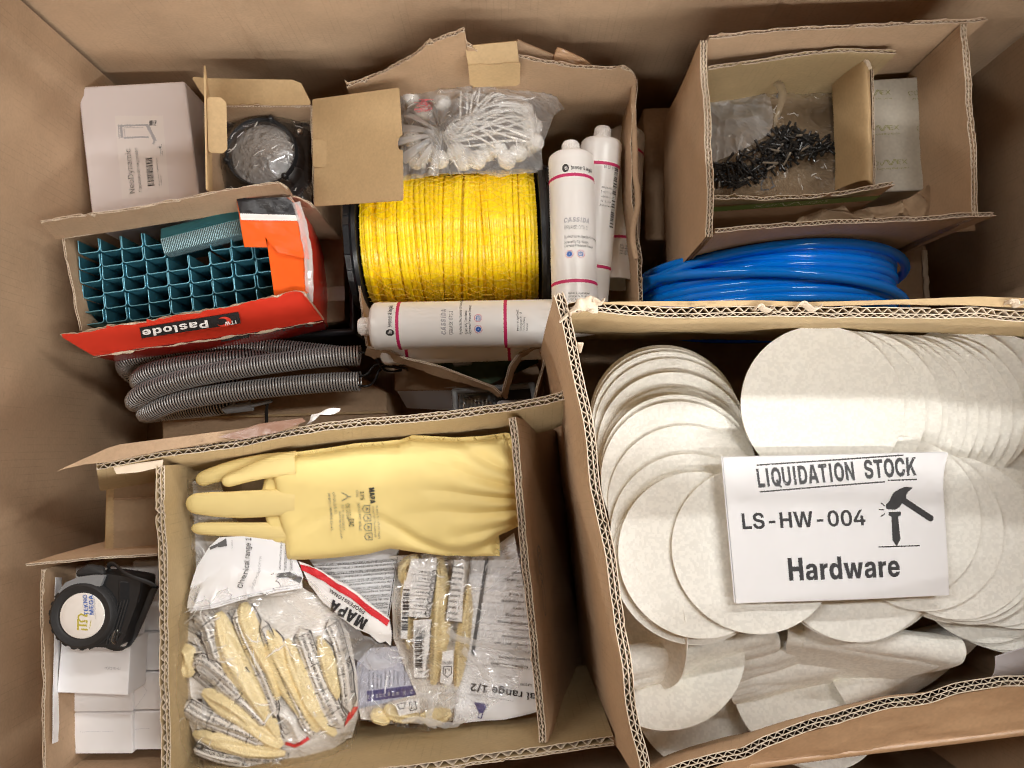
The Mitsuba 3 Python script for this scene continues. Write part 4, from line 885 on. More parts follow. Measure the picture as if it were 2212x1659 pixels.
cl = part('screw_bag', 'cloudy_film', sheet(pxpoly([(1528, 215), (1600, 200), (1668, 205), (1668, 262), (1655, 300), (1600, 330), (1545, 348), (1532, 330)], .29), xyz_fn(lambda q: zscrew(q) + .0035 + .002 * crinkle(q, 40, 3)), .004), 'film_milky', True)
scatter(heap, 9, gry, 'bright greyish pin added as a highlight on the black heap in the bag', 'bright pins added as highlights among the black screws')  # pale pins put in to imitate highlights on the black screws
scatter(pale, 60, gry, 'greyish screw seen through the cloudy part of the bag', 'screws under the cloudy film of the screw bag')

t = thing('printed_carton', 'pale grey carton with green wave logos next to the inner carton', 'box')
part(t, 'body', rbox(PL([(1880, 171), (2009, 163), (2018, 411), (1886, 416)], .31), .22, .002), 'kraft_grey', 40)
def logo(x0, y, k=1.0, cut=None):
    h = 10 * k
    parts = [tpoly('CO', (x0, y), (x0 + 22, y - 1), .31, h), tpoly('EX', (x0 + 62, y - 4), (x0 + 84, y - 5), .31, h)]
    w = [(x0 + 24 + a * 38, y - 2 - h * .5 - 2 * a + h * .55 * math.sin(a * 4.2 * np.pi)) for a in np.linspace(0, 1, 40)]
    parts += [pxline(w, .31, 1.7), pxline([(a + 3, b) for a, b in w[10:]], .31, 1.2), tpoly('all beyond the norm', (x0 + 8, y + 9), (x0 + 86, y + 5), .31, 4, fine=False)]
    g = shapely.union_all(parts); lim = pxpoly([(1881, 172), (2008, 164), (2016, 410), (1887, 414)], .31)
    return g.intersection(lim)
for y, x in ((209, 1840), (285, 1858), (359, 1876)):
    for dx in (0, 122):
        g = logo(x + dx, y - dx * .02)
        if g.area > 0: printed(t, 'wave_logo', g, zflat(.31), 'ink_olive', .0004)
t = thing('crumpled_paper', 'crumpled brown packing paper stuffed along the front wall of the high walled carton', 'paper')
part(t, None, sheet(pxpoly([(1716, 486), (1726, 470), (1770, 458), (1806, 452), (1818, 444), (1836, 460), (1880, 446), (1930, 440), (1970, 424), (2008, 398), (2024, 412), (2034, 462), (1900, 476)], .33), xyz_fn(lambda q: .325 + .012 * crinkle(q, 22, 41) + .016 * fb(np.c_[q * 30, q[:, :1] * 0], 2, 4)), .003), 'kraft_paper', True)

# ------------------------------------------------------------------ coil of blue hose
t = thing('blue_hose', 'shiny blue plastic hose wound in a big coil standing upright', 'hose')
xc, zc, R, r = .3247, .187, .1555, .0056
def loop(y0, y1, turns, R0, ph=0.0, seed=0):
    n = int(turns * 90); s = np.linspace(0, 1, n); a = s * turns * 2 * np.pi + ph
    rr = R0 + .0028 * fb(np.stack([np.cos(a) * 1.2, np.sin(a) * 1.2, s * turns], -1), 2, seed) * 2
    fr = (a / (2 * np.pi)) ; y = y0 + (y1 - y0) * s + .0018 * fb(np.stack([a * .7, s * 0, s * 0 + seed], -1), 2, 3)
    return np.stack([xc + rr * np.cos(a), y, zc + rr * np.sin(a)], 1)
part(t, 'winding', tube(loop(.218, .156, 7, R), r, 14), 'blue_plastic', True)
part(t, 'inner_winding', tube(loop(.214, .160, 6, R - .0115, 1.0, 5), r, 12), 'blue_plastic', True)
a = np.linspace(-.25, np.pi + .35, 110); k = (a + .25) / (np.pi + .6)
part(t, 'crossing_strand', tube(np.stack([xc + (R + .0115) * np.cos(a), .157 + .055 * k, zc + (R + .0135) * np.sin(a)], 1), r, 14), 'blue_plastic', True)
a = np.linspace(-.55, np.pi + .2, 120); k = (a + .55) / (np.pi + .75)
rr = R + .0115 + .006 * np.exp(-((a - .15) / .45) ** 2)
part(t, 'outer_strand', tube(np.stack([xc + rr * np.cos(a), .196 + .034 * np.sin(np.clip(k, 0, 1) * np.pi) ** .8 - .02 * k, zc + (R + .0085) * np.sin(a)], 1), r, 14), 'blue_plastic', True)
# ------------------------------------------------------------------ the glove carton (double wall board)
ZG = .46
t = thing('glove_carton', 'open double walled brown carton filled with yellow gloves and leaflets', 'box')
tb = PL([(208, 1006), (260, 996), (350, 979), (500, 958), (640, 932), (700, 924), (740, 921), (800, 913), (900, 902), (1000, 890), (1100, 879), (1180, 866), (1212, 857), (1224, 848)], ZG)
bb_ = PL([(215, 1052), (260, 1046), (350, 1030), (500, 1003), (640, 985), (700, 978), (740, 974), (800, 968), (900, 960), (1000, 950), (1100, 940), (1180, 925), (1205, 915), (1218, 905)], .36)
board(t, 'back_wall', tb, bb_, ((.0060, .0030), (.0088, .0044)), 'kraft_olive', rag=.0010, dent=.002, seed=61, col=.003)
tor = PL([(122, 1018), (150, 1004), (190, 985), (225, 968), (252, 960), (330, 950), (400, 941), (470, 932), (540, 922), (600, 911), (636, 905), (645, 911), (640, 924), (600, 932), (500, 950), (420, 963), (350, 973), (300, 984), (240, 997), (180, 1003), (140, 1012)], .468)
part(t, 'torn_liner', slab(Polygon(tor[:, :2]), xyz_fn(lambda q: .467 - .25 * np.clip(q[:, 1] - np.interp(q[:, 0], tb[:, 0], tb[:, 1]), 0, 1) + .003 * fb(np.c_[q * 60, q[:, :1] * 0], 3, 2)), .0012, .008), 'kraft', True)
part(t, 'tape_patch', slab(pxpoly([(470, 944), (560, 915), (652, 903), (660, 910), (600, 934), (520, 950)], .47), xyz_fn(lambda q: .4707 - .25 * np.clip(q[:, 1] - np.interp(q[:, 0], tb[:, 0], tb[:, 1]), 0, 1) + .003 * fb(np.c_[q * 60, q[:, :1] * 0], 3, 2)), .0004, .006), 'tape_dark', True)
part(t, 'folded_liner', slab(pxpoly([(245, 1009), (300, 1000), (352, 993), (350, 1008), (300, 1020), (252, 1024)], .458), xyz_fn(lambda q: .458 + .002 * fb(np.c_[q * 80, q[:, :1] * 0], 3, 2)), .001, .008), 'kraft_edge', True)
tl = PL([(345, 1006), (346, 1100), (351, 1220), (354, 1380), (357, 1520), (359, 1720)], ZG)
board(t, 'left_wall', tl[::-1], lower(tl[::-1], .24, (-.008, 0)), ((.0088, .0046), (.0060, .0030)), 'kraft_olive', rag=.0010, dent=.002, seed=62, col=.003)
tf_ = PL([(352, 1716), (600, 1694), (800, 1672), (900, 1660), (1000, 1647), (1100, 1634), (1200, 1621), (1290, 1607), (1326, 1602)], ZG)
board(t, 'front_wall', tf_, lower(tf_, .24), ((.0122, .0056), (.0060, .0022)), 'kraft_olive', rag=.0010, dent=.002, seed=63, col=.003)
td = PL([(1103, 902), (1112, 960), (1117, 1060), (1128, 1180), (1140, 1290), (1150, 1400), (1160, 1500), (1170, 1604)], ZG)
bd = PL([(1212, 935), (1220, 1000), (1226, 1080), (1234, 1180), (1242, 1280), (1250, 1380), (1262, 1480), (1276, 1570)], .17)
board(t, 'divider', td, bd, ((.0060, .0030), (.0066, .0032)), 'kraft', rag=.0012, dent=.003, seed=64, col=.003)
fq = bil(PL([(1163, 1208)], .40)[0], PL([(1170, 1262)], .40)[0], PL([(1195, 1262)], .34)[0], PL([(1186, 1208)], .34)[0])
part(t, 'bottom', bar(P(360, 1330, .25), P(1190, 1330, .25), .29, .004), 'kraft')
br = PL([(1326, 1602), (1300, 1560), (1262, 1470)], .43)
board(t, 'corner_flap', PL([(1290, 1560), (1262, 1548), (1235, 1572)], .34), PL([(1300, 1600), (1262, 1600), (1225, 1600)], .30), THIN, 'kraft', rag=.004, seed=65)
# faint printed stamp on the divider's outer face
tm, bm = resample(td, 60), resample(bd, 60)
def divfn(q, lift=0.0):
    s = np.clip(q[:, 0] / np.linalg.norm(np.diff(td, axis=0), axis=1).sum(), 0, 1) * 59; k = np.stack([np.interp(s, np.arange(60), tm[:, j]) for j in range(3)], 1); b = np.stack([np.interp(s, np.arange(60), bm[:, j]) for j in range(3)], 1)
    u = unit(b - k); n = unit(np.cross(u, np.gradient(tm, axis=0).mean(0)))
    n = n * np.where(n[:, :1] > 0, 1, -1)
    return k + u * q[:, 1:2] + n * (.0062 + lift), n
st = shapely.union_all([affinity.scale(Point(.134, .035).buffer(1), .016, .011).boundary.buffer(.0008), affinity.scale(Point(.134, .035).buffer(1), .010, .006).boundary.buffer(.0008), moved(text_poly('B', .007), .129, .032), affinity.scale(Point(.166, .035).buffer(1), .015, .007).boundary.buffer(.0008), moved(text_poly('3', .005), .172, .033)])
printed(t, 'print_stamp', st, divfn, 'ink_grey', .0022, .003)

# ------------------------------------------------------------------ brown closed carton behind the tape boxes
t = thing('taped_carton', 'brown closed carton with a tape strip between the large wall and the glove carton', 'box')
part(t, 'body', rbox(PL([(228, 1030), (400, 1020), (400, 1230), (222, 1240)], .35), .05, .004), 'kraft_light', 40)
part(t, 'tape_strip', slab(pxpoly([(247, 1030), (400, 1021), (400, 1230), (245, 1235)], .35), xyz_fn(lambda q: .3506 + .0008 * fb(np.c_[q * 90, q[:, :1] * 0], 2, 3)), .0003, .02), 'kraft_paper', True)
part(t, 'crease', bar(P(246, 1078, .3508), P(335, 1074, .3508), .002, .001), 'kraft')

# ------------------------------------------------------------------ carton of small white boxes and the tape measure
ZT2 = .415
t = thing('white_box_carton', 'open brown carton holding small white boxes in the front corner', 'box')
a = PL([(56, 1219), (120, 1214), (220, 1205), (340, 1196)], ZT2)
board(t, 'back_wall', a, lower(a, .22, (0, .004)), THIN, 'kraft', rag=.0010, dent=.002, seed=71)
a = PL([(93, 1230), (90, 1320), (94, 1450), (95, 1560), (97, 1730)], ZT2)
board(t, 'left_wall', a[::-1], lower(a[::-1], .22, (-.002, 0)), ((.0040, .0022),), 'kraft', rag=.0010, dent=.002, seed=72)
a = PL([(95, 1705), (350, 1700)], ZT2)
board(t, 'front_wall', a, lower(a, .22), THIN, 'kraft', seed=73)
part(t, 'bottom', bar(P(100, 1440, .225), P(352, 1440, .225), .23, .003), 'kraft')
t = thing('paper_sheet', 'creased white paper sheet standing between carton wall and small white boxes', 'paper')
pq = [(118, 1246, .412), (137, 1248, .372), (137, 1596, .372), (112, 1606, .412)]
q4 = PL(pq); fq = bil(q4[0], q4[3], q4[2], q4[1]); W, Hh = fq.size
fw_ = lambda q, lift=0.0: (fq(q, lift)[0] + np.array([0.7, 0, .7]) * (.004 * np.abs(((q[:, :1] / W * 2.2) % 1) - .5)), fq(q)[1])
part(t, None, slab(sbox(0, 0, W, Hh), fw_, .0004, .01), 'paper', True)
small = [((135, 1224), (285, 1300), 'back row behind the tape measure'), ((288, 1210), (362, 1364), 'back row against the glove carton'), ((135, 1302), (285, 1404), 'second row under the tape measure'), ((288, 1366), (362, 1449), 'third row against the glove carton'),
         ((135, 1406), (286, 1538), 'row in front of the opened white box'), ((288, 1451), (362, 1534), 'fourth row against the glove carton'), ((134, 1540), (287, 1628), 'front row nearest the carton wall'), ((289, 1536), (362, 1620), 'front row against the glove carton')]
for (u0, v0), (u1, v1), where in small:
    t = thing('small_white_box', f'small white closed box, {where}', 'box', 'small white boxes packed in the open carton')
    z = .365 - (.004 if v0 < 1300 else 0) - (.003 if u0 > 200 else 0)
    part(t, 'body', rbox(PL([(u0, v0 + 1), (u1 - 1, v0), (u1, v1 - 1), (u0 + 1, v1)], z), .23, .0014), 'white_card', 40)
    c = ((u0 + u1) / 2, (v0 + v1) / 2); g = [pxline([(u0 + 3, v0 + 3), (u0 + 28, v1 - 8)], z, .8), pxline([(u0 + 3, v1 - 3), (u0 + 40, c[1])], z, .8), pxline([(u1 - 34, v1 - 24), (u1 - 10, v1 - 6)], z, .8)] if v0 > 1430 and u0 < 200 and v0 < 1500 else [pxline([(u0 + (40 if u0 < 200 else 2), c[1] - 3), (u1 - 40 if u0 < 200 else u1 - 38, c[1] - 5)], z, .8)] if v0 > 1500 else [pxline([(u0 + 4, v1 - 4), (u0 + 30, c[1])], z, .8), pxline([(u0 + 30, c[1]), (u0 + 4, v0 + 5)], z, .8)]
    printed(t, 'flap_seam', shapely.union_all(g), zflat(z), 'grey_paper', .0003)
t = thing('opened_white_box', 'white box with a number on its lid, lying askew under the tape measure', 'box')
tp = np.array([P(133, 1372, .398), P(283, 1384, .402), P(276, 1502, .402), P(122, 1496, .398)])
part(t, 'body', rbox(tp, .366, .0012, (.0, .0)), 'white_card', 40)
sp = [P(262, 1300, .402), P(318, 1272, .372), P(308, 1418, .370), P(276, 1440, .40)]
fq = bil(sp[0], sp[3], sp[2], sp[1]); part(t, 'side_flap', slab(sbox(0, 0, *fq.size), fq, .0008, .02), 'white_card', True)
W, Hh = fq.size; printed(t, 'small_print', shapely.union_all([moved(text_poly('100% PP', Hh * .08, fine=False), W * .45, Hh * .55), affinity.scale(Point(W * .12, Hh * .35).buffer(Hh * .13), 1, 1).boundary.buffer(Hh * .015), moved(text_poly('CE', Hh * .16), W * .02, Hh * .7)]), fq, 'ink_soft', .0004)
zf_ = xyz_fn(lambda q: np.full(len(q), .4026))
tx(t, 'MO8238-07', (226, 1445), (261, 1447), .4026, 5, 'soft', zf_)

# ------------------------------------------------------------------ tape measure
t = thing('tape_measure', 'black and grey tape measure with a round white label and wrist strap', 'tape measure')
zc_ = .403; s = mpp(.43)
c = P(186, 1326, .430); c[2] = zc_
n = 46; ang = np.linspace(0, 2 * np.pi, n * 6 + 1)[:-1]
def out(u, v): return P(u, v, .432)[:2]
body = Polygon([out(u, v) for u, v in ((150, 1262), (172, 1249), (205, 1242), (235, 1242), (262, 1246), (290, 1250), (303, 1254), (301, 1275), (292, 1310), (276, 1352), (262, 1390), (250, 1398), (210, 1395), (170, 1392), (140, 1370), (124, 1330), (130, 1290))]).buffer(-.002).buffer(.003)
bm_ = trimesh.creation.extrude_polygon(body, .030, engine='earcut'); bm_.apply_translation([0, 0, zc_]); part(t, 'case', bm_, 'black_plastic', 30)
rr = 71 * s * (1 + .022 * np.sign(np.sin(ang * 23)) * ((ang > 1.9) & (ang < 5.0)))
rg_ = trimesh.creation.extrude_polygon(Polygon(np.stack([c[0] + rr * np.cos(ang), c[1] + rr * np.sin(ang)], 1)), .031, engine='earcut'); rg_.apply_translation([0, 0, zc_ + .001]); part(t, 'ribbed_grip', rg_, 'black_soft', 30)
ct = np.array([c[0], c[1], 0]) + [0, 0, zc_]
part(t, 'rim', lathe([(.030, 70 * s), (.0345, 67 * s), (.0365, 62 * s), (.0355, 52 * s), (.0345, 49 * s), (.0345, 0)], ct, (0, 0, 1), 64), 'black_soft', 35)
part(t, 'round_label', lathe([(.0346, 47 * s), (.0358, 45.5 * s), (.0366, 30 * s), (.0368, 0)], ct + np.array([2 * s, 0, 0]), (0, 0, 1), 64), 'label_gloss', True)
gp = Polygon([out(u, v) for u, v in ((136, 1276), (150, 1258), (176, 1247), (205, 1243), (230, 1243), (222, 1262), (190, 1258), (160, 1268), (142, 1285))]).buffer(.001)
m_ = trimesh.creation.extrude_polygon(gp, .004, engine='earcut'); m_.apply_translation([0, 0, zc_ + .0305]); part(t, 'grey_shoulder', m_, 'grey_plastic', 30)
part(t, 'lock_button', hull_pts([np.r_[out(168, 1240), zc_ + .024], np.r_[out(186, 1229), zc_ + .024], np.r_[out(208, 1233), zc_ + .022], np.r_[out(214, 1240), zc_ + .024]], .004), 'black_soft', 40)
for k in range(4): part(t, 'side_rib', bar(np.r_[out(258 + k * 7, 1300 - k * 2), zc_ + .0305], np.r_[out(232 + k * 7, 1392 - k * 3), zc_ + .0305], .0012, .002), 'black_soft')
part(t, 'side_plate', hull_pts([np.r_[out(262, 1258), zc_ + .028], np.r_[out(300, 1262), zc_ + .026], np.r_[out(292, 1300), zc_ + .026], np.r_[out(262, 1310), zc_ + .028]], .003), 'black_plastic', 40)
part(t, 'tape_mouth', hull_pts([np.r_[out(240, 1380), zc_ + .029], np.r_[out(252, 1362), zc_ + .029], np.r_[out(262, 1368), zc_ + .028], np.r_[out(250, 1392), zc_ + .028]], .002), 'chrome', 40)
Z = zc_ + .0372; lf = xyz_fn(lambda q: np.full(len(q), Z))
tx(t, 'TEKNO', (192, 1328), (188, 1284), Z, 9, 'blue', lf, bold=1); tx(t, 'MEGA', (203, 1327), (201, 1285), Z, 9, 'blue', lf, bold=1)
g = shapely.union_all([pxline([(169, 1361), (169, 1338)], Z, 3.5), pxline([(170, 1350), (188, 1351)], Z, 3.5), pxline([(176, 1359), (190, 1360)], Z, 3)] + [pxline([(188, 1346), (188, 1341), (184, 1341), (176, 1343), (170, 1338), (170, 1330), (176, 1326), (184, 1330), (188, 1331), (188, 1326)], Z, 3)])
printed(t, 'emblem', g, lf, 'ink_gold', .0004); printed(t, 'emblem_line', pxline([(194, 1358), (197, 1340)], Z, 1.2), lf, 'ink_gold', .0004)
lines_of(t, [('measuring together', (208, 1336), (205, 1290), 3)], 'soft', Z, lf)
part(t, 'wrist_strap', flat_tube(spline(PL([(233, 1394, .42), (258, 1401, .418), (275, 1396, .415), (287, 1378, .412), (308, 1332, .42), (328, 1284, .43), (336, 1268, .436)], None), 60), (.6, .3, 0), .0030, .0011, 10), 'black_soft', True)
part(t, 'wrist_strap', flat_tube(spline(PL([(336, 1268, .434), (320, 1258, .437), (296, 1250, .44), (270, 1238, .438), (250, 1221, .425), (240, 1218, .418), (234, 1226, .412), (242, 1238, .41), (262, 1246, .415)], None), 60), (0, .8, .4), .0024, .0011, 10), 'black_soft', True)

# ------------------------------------------------------------------ inside the glove carton: bags and leaflets below, gloves on top
ZC = .405
def wpt(u, v, z=ZC): return P(u, v, z)
def dome(c, ru, rv, h, z0, n=2.6):
    C = P(c[0], c[1], z0)[:2]; k = mpp(z0)
    def f(q):
        r = np.abs((q[:, 0] - C[0]) / (ru * k)) ** n + np.abs((q[:, 1] - C[1]) / (rv * k)) ** n
        return z0 + h * np.sqrt(np.clip(1 - r, 0, 1))
    return f
def leaflet(name, label, pts, z, zfun, bsdf='paper', copies=1, lift=0.0):
    t = thing(name, label, 'leaflet'); fn = xyz_fn(zfun)
    for k in range(copies):
        q = pxpoly([(u + k * 3, v + k * 3) for u, v in pts], z)
        part(t, 'page', slab(q, lambda x, k=k: fn(x, -.0012 * k), .0004, .008), bsdf, 40)
    return t, fn
# far left leaflet, half under the gloves
z = lambda q: np.full(len(q), .392) + .004 * fb(np.c_[q * 30, q[:, :1] * 0], 2, 6)
t, fn = leaflet('leaflet', 'white leaflet in a film sleeve against the left wall, partly under the gloves', [(392, 1045), (470, 1030), (520, 1170), (420, 1235), (402, 1130)], .392, z)
tx(t, 'Chemical range 1', (428, 1262), (406, 1040), .392, 13, 'black', fn, dens=.01, bold=1)
g_film = thing('leaflet_sleeve', 'clear film sleeve with a shiny fold at the left wall of the glove carton', 'sleeve')
part(g_film, None, sheet(pxpoly([(384, 1040), (470, 1025), (540, 1190), (412, 1230)], .40), xyz_fn(lambda q: .400 + .006 * crinkle(q, 25, 61)), .004), 'film', True)
# middle sheet with many lines of print, upside down
z = lambda q: np.full(len(q), .394) + .010 * fb(np.c_[q * 18, q[:, :1] * 0], 2, 16)
t, fn = leaflet('leaflet', 'densely printed leaflet in the middle, upside down below the gloves', [(650, 1190), (862, 1180), (856, 1230), (838, 1345), (760, 1300), (690, 1240)], .395, z)
words_ = ['Gechlorineerde handschoenen van FSC-', 'Klorerade handskar i FSC-certifierad', 'Klorbehandlede hansker i FSC-sertifisert', 'Klorbehandlede handsker i FSC-latex', 'Luvas cloradas em latex com certificado FSC', 'de forma responsavel', 'Guanti clorinati in lattice certificato', 'modo responsabile', 'Guantes clorados de latex certificado FSC', 'das de forma responsable', 'Chlorinierte Handschuhe aus FSC', 'Kautschuk-Plantagen', 'Gants chlores en latex certifie FSC']
rows = []
for k, w in enumerate(words_):
    v = 1208 + k * 9.4; R_ = 854 - k * 1.6; L_ = max(R_ - len(w) * 4.6, 668 + k * 9)
    rows.append((w, (R_, v - 1), (L_, v + (R_ - L_) * .06), 4.4))
lines_of(t, rows, 'black', .395, fn, dens=.01)
printed(t, 'ruled_line', shapely.union_all([pxline([(855 - k * 1.6, 1212 + k * 9.4), (660 + k * 9, 1224 + k * 9.4)], .395, .8) for k in range(0, 13, 2)] + [pxline([(860, 1190), (836, 1345)], .395, 1.6)]), fn, 'ink_black', .0003, .01)
# left bag mound
mz = dome((575, 1440), 205, 215, .040, .385)
def zmound(q): return mz(q) + .006 * crinkle(q, 18, 71)
MP = [(392, 1330), (420, 1285), (520, 1262), (640, 1262), (715, 1300), (752, 1370), (768, 1470), (765, 1560), (748, 1615), (690, 1632), (600, 1642), (500, 1640), (440, 1610), (408, 1540), (388, 1450)]
t = thing('printed_inner_bag', 'white printed inner bags with number eight marks, fanned in the big left bag', 'bag')
fm = xyz_fn(zmound)
part(t, 'sheet', slab(pxpoly(MP, .41), fm, .0006, .006), 'bag_print', True)
zE = .415
for (a, b) in (((443, 1390), (462, 1380)), ((432, 1533), (455, 1520)), ((420, 1610), (440, 1622)), ((650, 1393), (668, 1400))):
    printed(t, 'size_mark', tpoly('8', a, b, zE, 22, bold=1), fm, 'ink_black', .002, .004)
rg = np.random.default_rng(4); gl = []; rows = []
def block(c, ang, w, h, n, txt):
    """A ruled box of tiny print in photo pixels."""
    ca, sa = math.cos(ang), math.sin(ang); q = lambda x, y: (c[0] + x * ca - y * sa, c[1] + x * sa + y * ca)
    gl.append(pxline([q(0, 0), q(w, 0), q(w, h), q(0, h), q(0, 0)], zE, 1.1))
    for k in range(n): rows.append((txt[k % len(txt)], q(4, (k + .8) * h / n), q(w - 4 - 12 * rg.random(), (k + .8) * h / n), h / n * .55))
TXT = ['Importe par TUV', 'For cleanroom use', 'EN ISO 374-1', 'resistance class', 'Gechlorineerde', 'Chlorinated gloves', 'latex certified', 'Type B']
block((448, 1425), .62, 52, 40, 6, TXT); block((492, 1460), .62, 55, 22, 4, TXT); block((408, 1508), .25, 50, 34, 6, TXT); block((470, 1545), .45, 110, 18, 4, TXT); block((480, 1590), .22, 150, 20, 5, TXT); block((660, 1420), 1.12, 110, 24, 5, TXT); block((700, 1440), 1.2, 120, 18, 4, TXT); block((520, 1380), 1.1, 100, 18, 3, TXT)
block((400, 1325), .35, 70, 30, 2, TXT[4:]); block((570, 1470), 1.0, 120, 14, 3, TXT)
for k in range(7): gl.append(Point(*P(535 + k * 10, 1492 + k * 10, zE)[:2]).buffer(4.5 * mpp(zE)).boundary.buffer(.0003))
for k in range(6): gl.append(Point(*P(742 - k * 3, 1540 - k * 14, zE)[:2]).buffer(4 * mpp(zE)).boundary.buffer(.0003))
printed(t, 'ruled_boxes', shapely.union_all(gl), fm, 'ink_black', .002, .004)
lines_of(t, rows, 'black', zE, fm, dens=.006, lift=.002)
printed(t, 'red_band', shapely.union_all([pxline([(620, 1600), (640, 1606), (668, 1590)], zE, 7), pxline([(728, 1578), (745, 1560), (758, 1540)], zE, 11)]), fm, 'ink_red', .001, .004)
packs = [([(478, 1318), (500, 1370), (535, 1440), (575, 1520), (608, 1585)], 25, 'leftmost long fold'), ([(532, 1298), (556, 1370), (590, 1440), (610, 1500)], 20, 'fold with its tip under the leaflet'), ([(450, 1484), (500, 1512), (555, 1552), (615, 1604)], 22, 'fold crossing the lower middle'),
         ([(425, 1578), (490, 1592), (560, 1612), (622, 1622)], 17, 'lowest fold along the front edge'), ([(590, 1352), (620, 1430), (655, 1510), (690, 1575)], 20, 'third upright fold'), ([(628, 1372), (652, 1440), (690, 1530), (722, 1592)], 17, 'fourth upright fold'), ([(692, 1370), (712, 1430), (730, 1510)], 11, 'narrow fold at the right edge'), ([(398, 1390), (412, 1430), (408, 1456)], 22, 'round bulge at the left edge')]
OUTL = []
def blade(pth, wd, half, h, zf, seed):
    """A folded glove lying flat: a long leaf with a sharp off-centre crease and shallow pleats, resting on the height field zf."""
    n, m_ = len(pth), 25; c = np.linspace(-1, 1, m_); x = np.linspace(0, 1, n)
    v = pth[:, None] + wd[:, None] * (half[:, None] * c[None])[..., None]; v = v.reshape(-1, 3)
    c0 = (.35 * np.sin(seed + 5 * x))[:, None]; C = c[None]
    up_ = np.where(C < c0, (C + 1) / (1 + c0), ((1 - C) / (1 - c0)) ** .6)
    pl = .16 * np.sin(7 * C + 3 * x[:, None] + seed) * (1 - C ** 2) + .12 * fb(np.stack(np.broadcast_arrays(C * 1.5, x[:, None] * 7, C * 0 + seed), -1), 2, 3) * (1 - C ** 2)
    v[:, 2] = zf(v[:, :2]) + (h * np.minimum(1, half / half.max() + .2)[:, None] * (up_ + pl)).ravel() - .001
    return TM(v, grid_faces(n, m_))
for pts, w, where in packs:
    t = thing('bagged_glove', f'folded yellow glove in the big left bag, {where}', 'glove', 'folded yellow gloves in the big left bag')
    n = 60; pth = spline([np.r_[P(u, v, zE)[:2], 0] for u, v in pts], n); x = np.linspace(0, 1, n)
    wd = np.cross(unit(np.gradient(pth, axis=0)), [0, 0, 1])
    prof_ = np.sqrt(np.clip(np.sin(np.pi * np.clip(x * .97 + .015, 0, 1)), .0, 1)) * (1 - .2 * x) * (1 + .35 * fb(np.c_[x * 4, x * 0 + w, x * 0], 2, 4))
    m = blade(pth, wd, w * 1.45 * mpp(zE) * prof_, .0085, lambda q: mz(q) + .0065, w)
    part(t, None, m, 'rubber_in_bag', True)
    for sg in (-1, 1):
        e_ = pth + wd * (w * 1.62 * mpp(zE) * prof_)[:, None] * sg
        OUTL.append(LineString(e_[2:-2, :2]).buffer(.8 * mpp(zE), cap_style='flat'))
from scipy.ndimage import map_coordinates
def on_blade(m, W, n=60, k=25):
    V = m.vertices.reshape(n, k, 3); L = np.linalg.norm(np.diff(V[:, k // 2], axis=0), axis=1).sum()
    def fn(q, lift=0.0):
        p = np.stack([map_coordinates(V[..., i], [q[:, 0] / L * (n - 1), (q[:, 1] / W + .5) * (k - 1)], order=1, mode='nearest') for i in range(3)], 1)
        return p + [0, 0, lift], np.broadcast_to([0, 0, 1.0], p.shape)
    return fn, L
STR = [([(428, 1436), (445, 1425), (500, 1462), (560, 1512), (600, 1560)], 19, 'upper left of the crossing fold'), ([(405, 1512), (440, 1532), (500, 1556), (585, 1596)], 17, 'between the crossing fold and the lowest fold'), ([(420, 1612), (470, 1630), (540, 1644), (620, 1646)], 13, 'along the front edge of the bag'),
       ([(520, 1310), (545, 1375), (578, 1445), (610, 1540)], 11, 'between the two upper left folds'), ([(575, 1330), (608, 1410), (645, 1500), (682, 1590)], 10, 'between the upright folds'), ([(655, 1350), (680, 1420), (708, 1500), (738, 1580)], 15, 'right of the upright folds'), ([(712, 1335), (736, 1400), (748, 1480), (752, 1545)], 11, 'at the right edge of the bag'),
       ([(420, 1320), (450, 1330), (478, 1380), (490, 1420)], 20, 'left of the leftmost long fold')]
LNS = ['Gants chlores en latex certifie FSC', 'Importe par Newell Brands CA 43', 'Chlorinated gloves EN ISO 374-1', 'Kautschuk-Plantagen resistance class']
for pts, w, where in STR:
    b = thing('printed_fold', f'white printed bag fold, {where}', 'bag', 'white printed folds in the big left bag')
    pth = spline([np.r_[P(u, v, zE)[:2], 0] for u, v in pts], 60); x = np.linspace(0, 1, 60); wd = np.cross(unit(np.gradient(pth, axis=0)), [0, 0, 1])
    hw = w * 1.25 * mpp(zE) * np.clip(x / .06, .05, 1) * np.clip((1 - x) / .1, .1, 1) * (1 + .3 * fb(np.c_[x * 7, x * 0 + w, x * 0], 2, 14))
    m = blade(pth, wd, hw, .0062, lambda q: mz(q) + .0068, w + 3.3); part(b, 'sheet', m, 'bag_print', True); W_mid = 2 * np.median(hw); bf, L = on_blade(m, W_mid)
    gl = [sbox(.0, y * W_mid - .0003, L, y * W_mid + .0003) for y in (-.47, .47)] + [sbox(L * a, -.47 * W_mid, L * a + .0006, .47 * W_mid) for a in (.06, .34, .58, .80)]
    printed(b, 'rule', shapely.union_all(gl), bf, 'ink_black', .0008, .008)
    nr = max(2, int(W_mid / .0042)); tt_ = [moved(fit(text_poly(LNS[(r + w) % 4], .0021, fine=False), L * .86), L * .07, (-.40 + .8 * r / nr) * W_mid) for r in range(nr)]
    printed(b, 'small_print', shapely.union_all(tt_), bf, 'ink_black', .0008, .008)
printed('printed_inner_bag', 'window_outline', shapely.union_all(OUTL), fm, 'ink_black', .0010, .005)
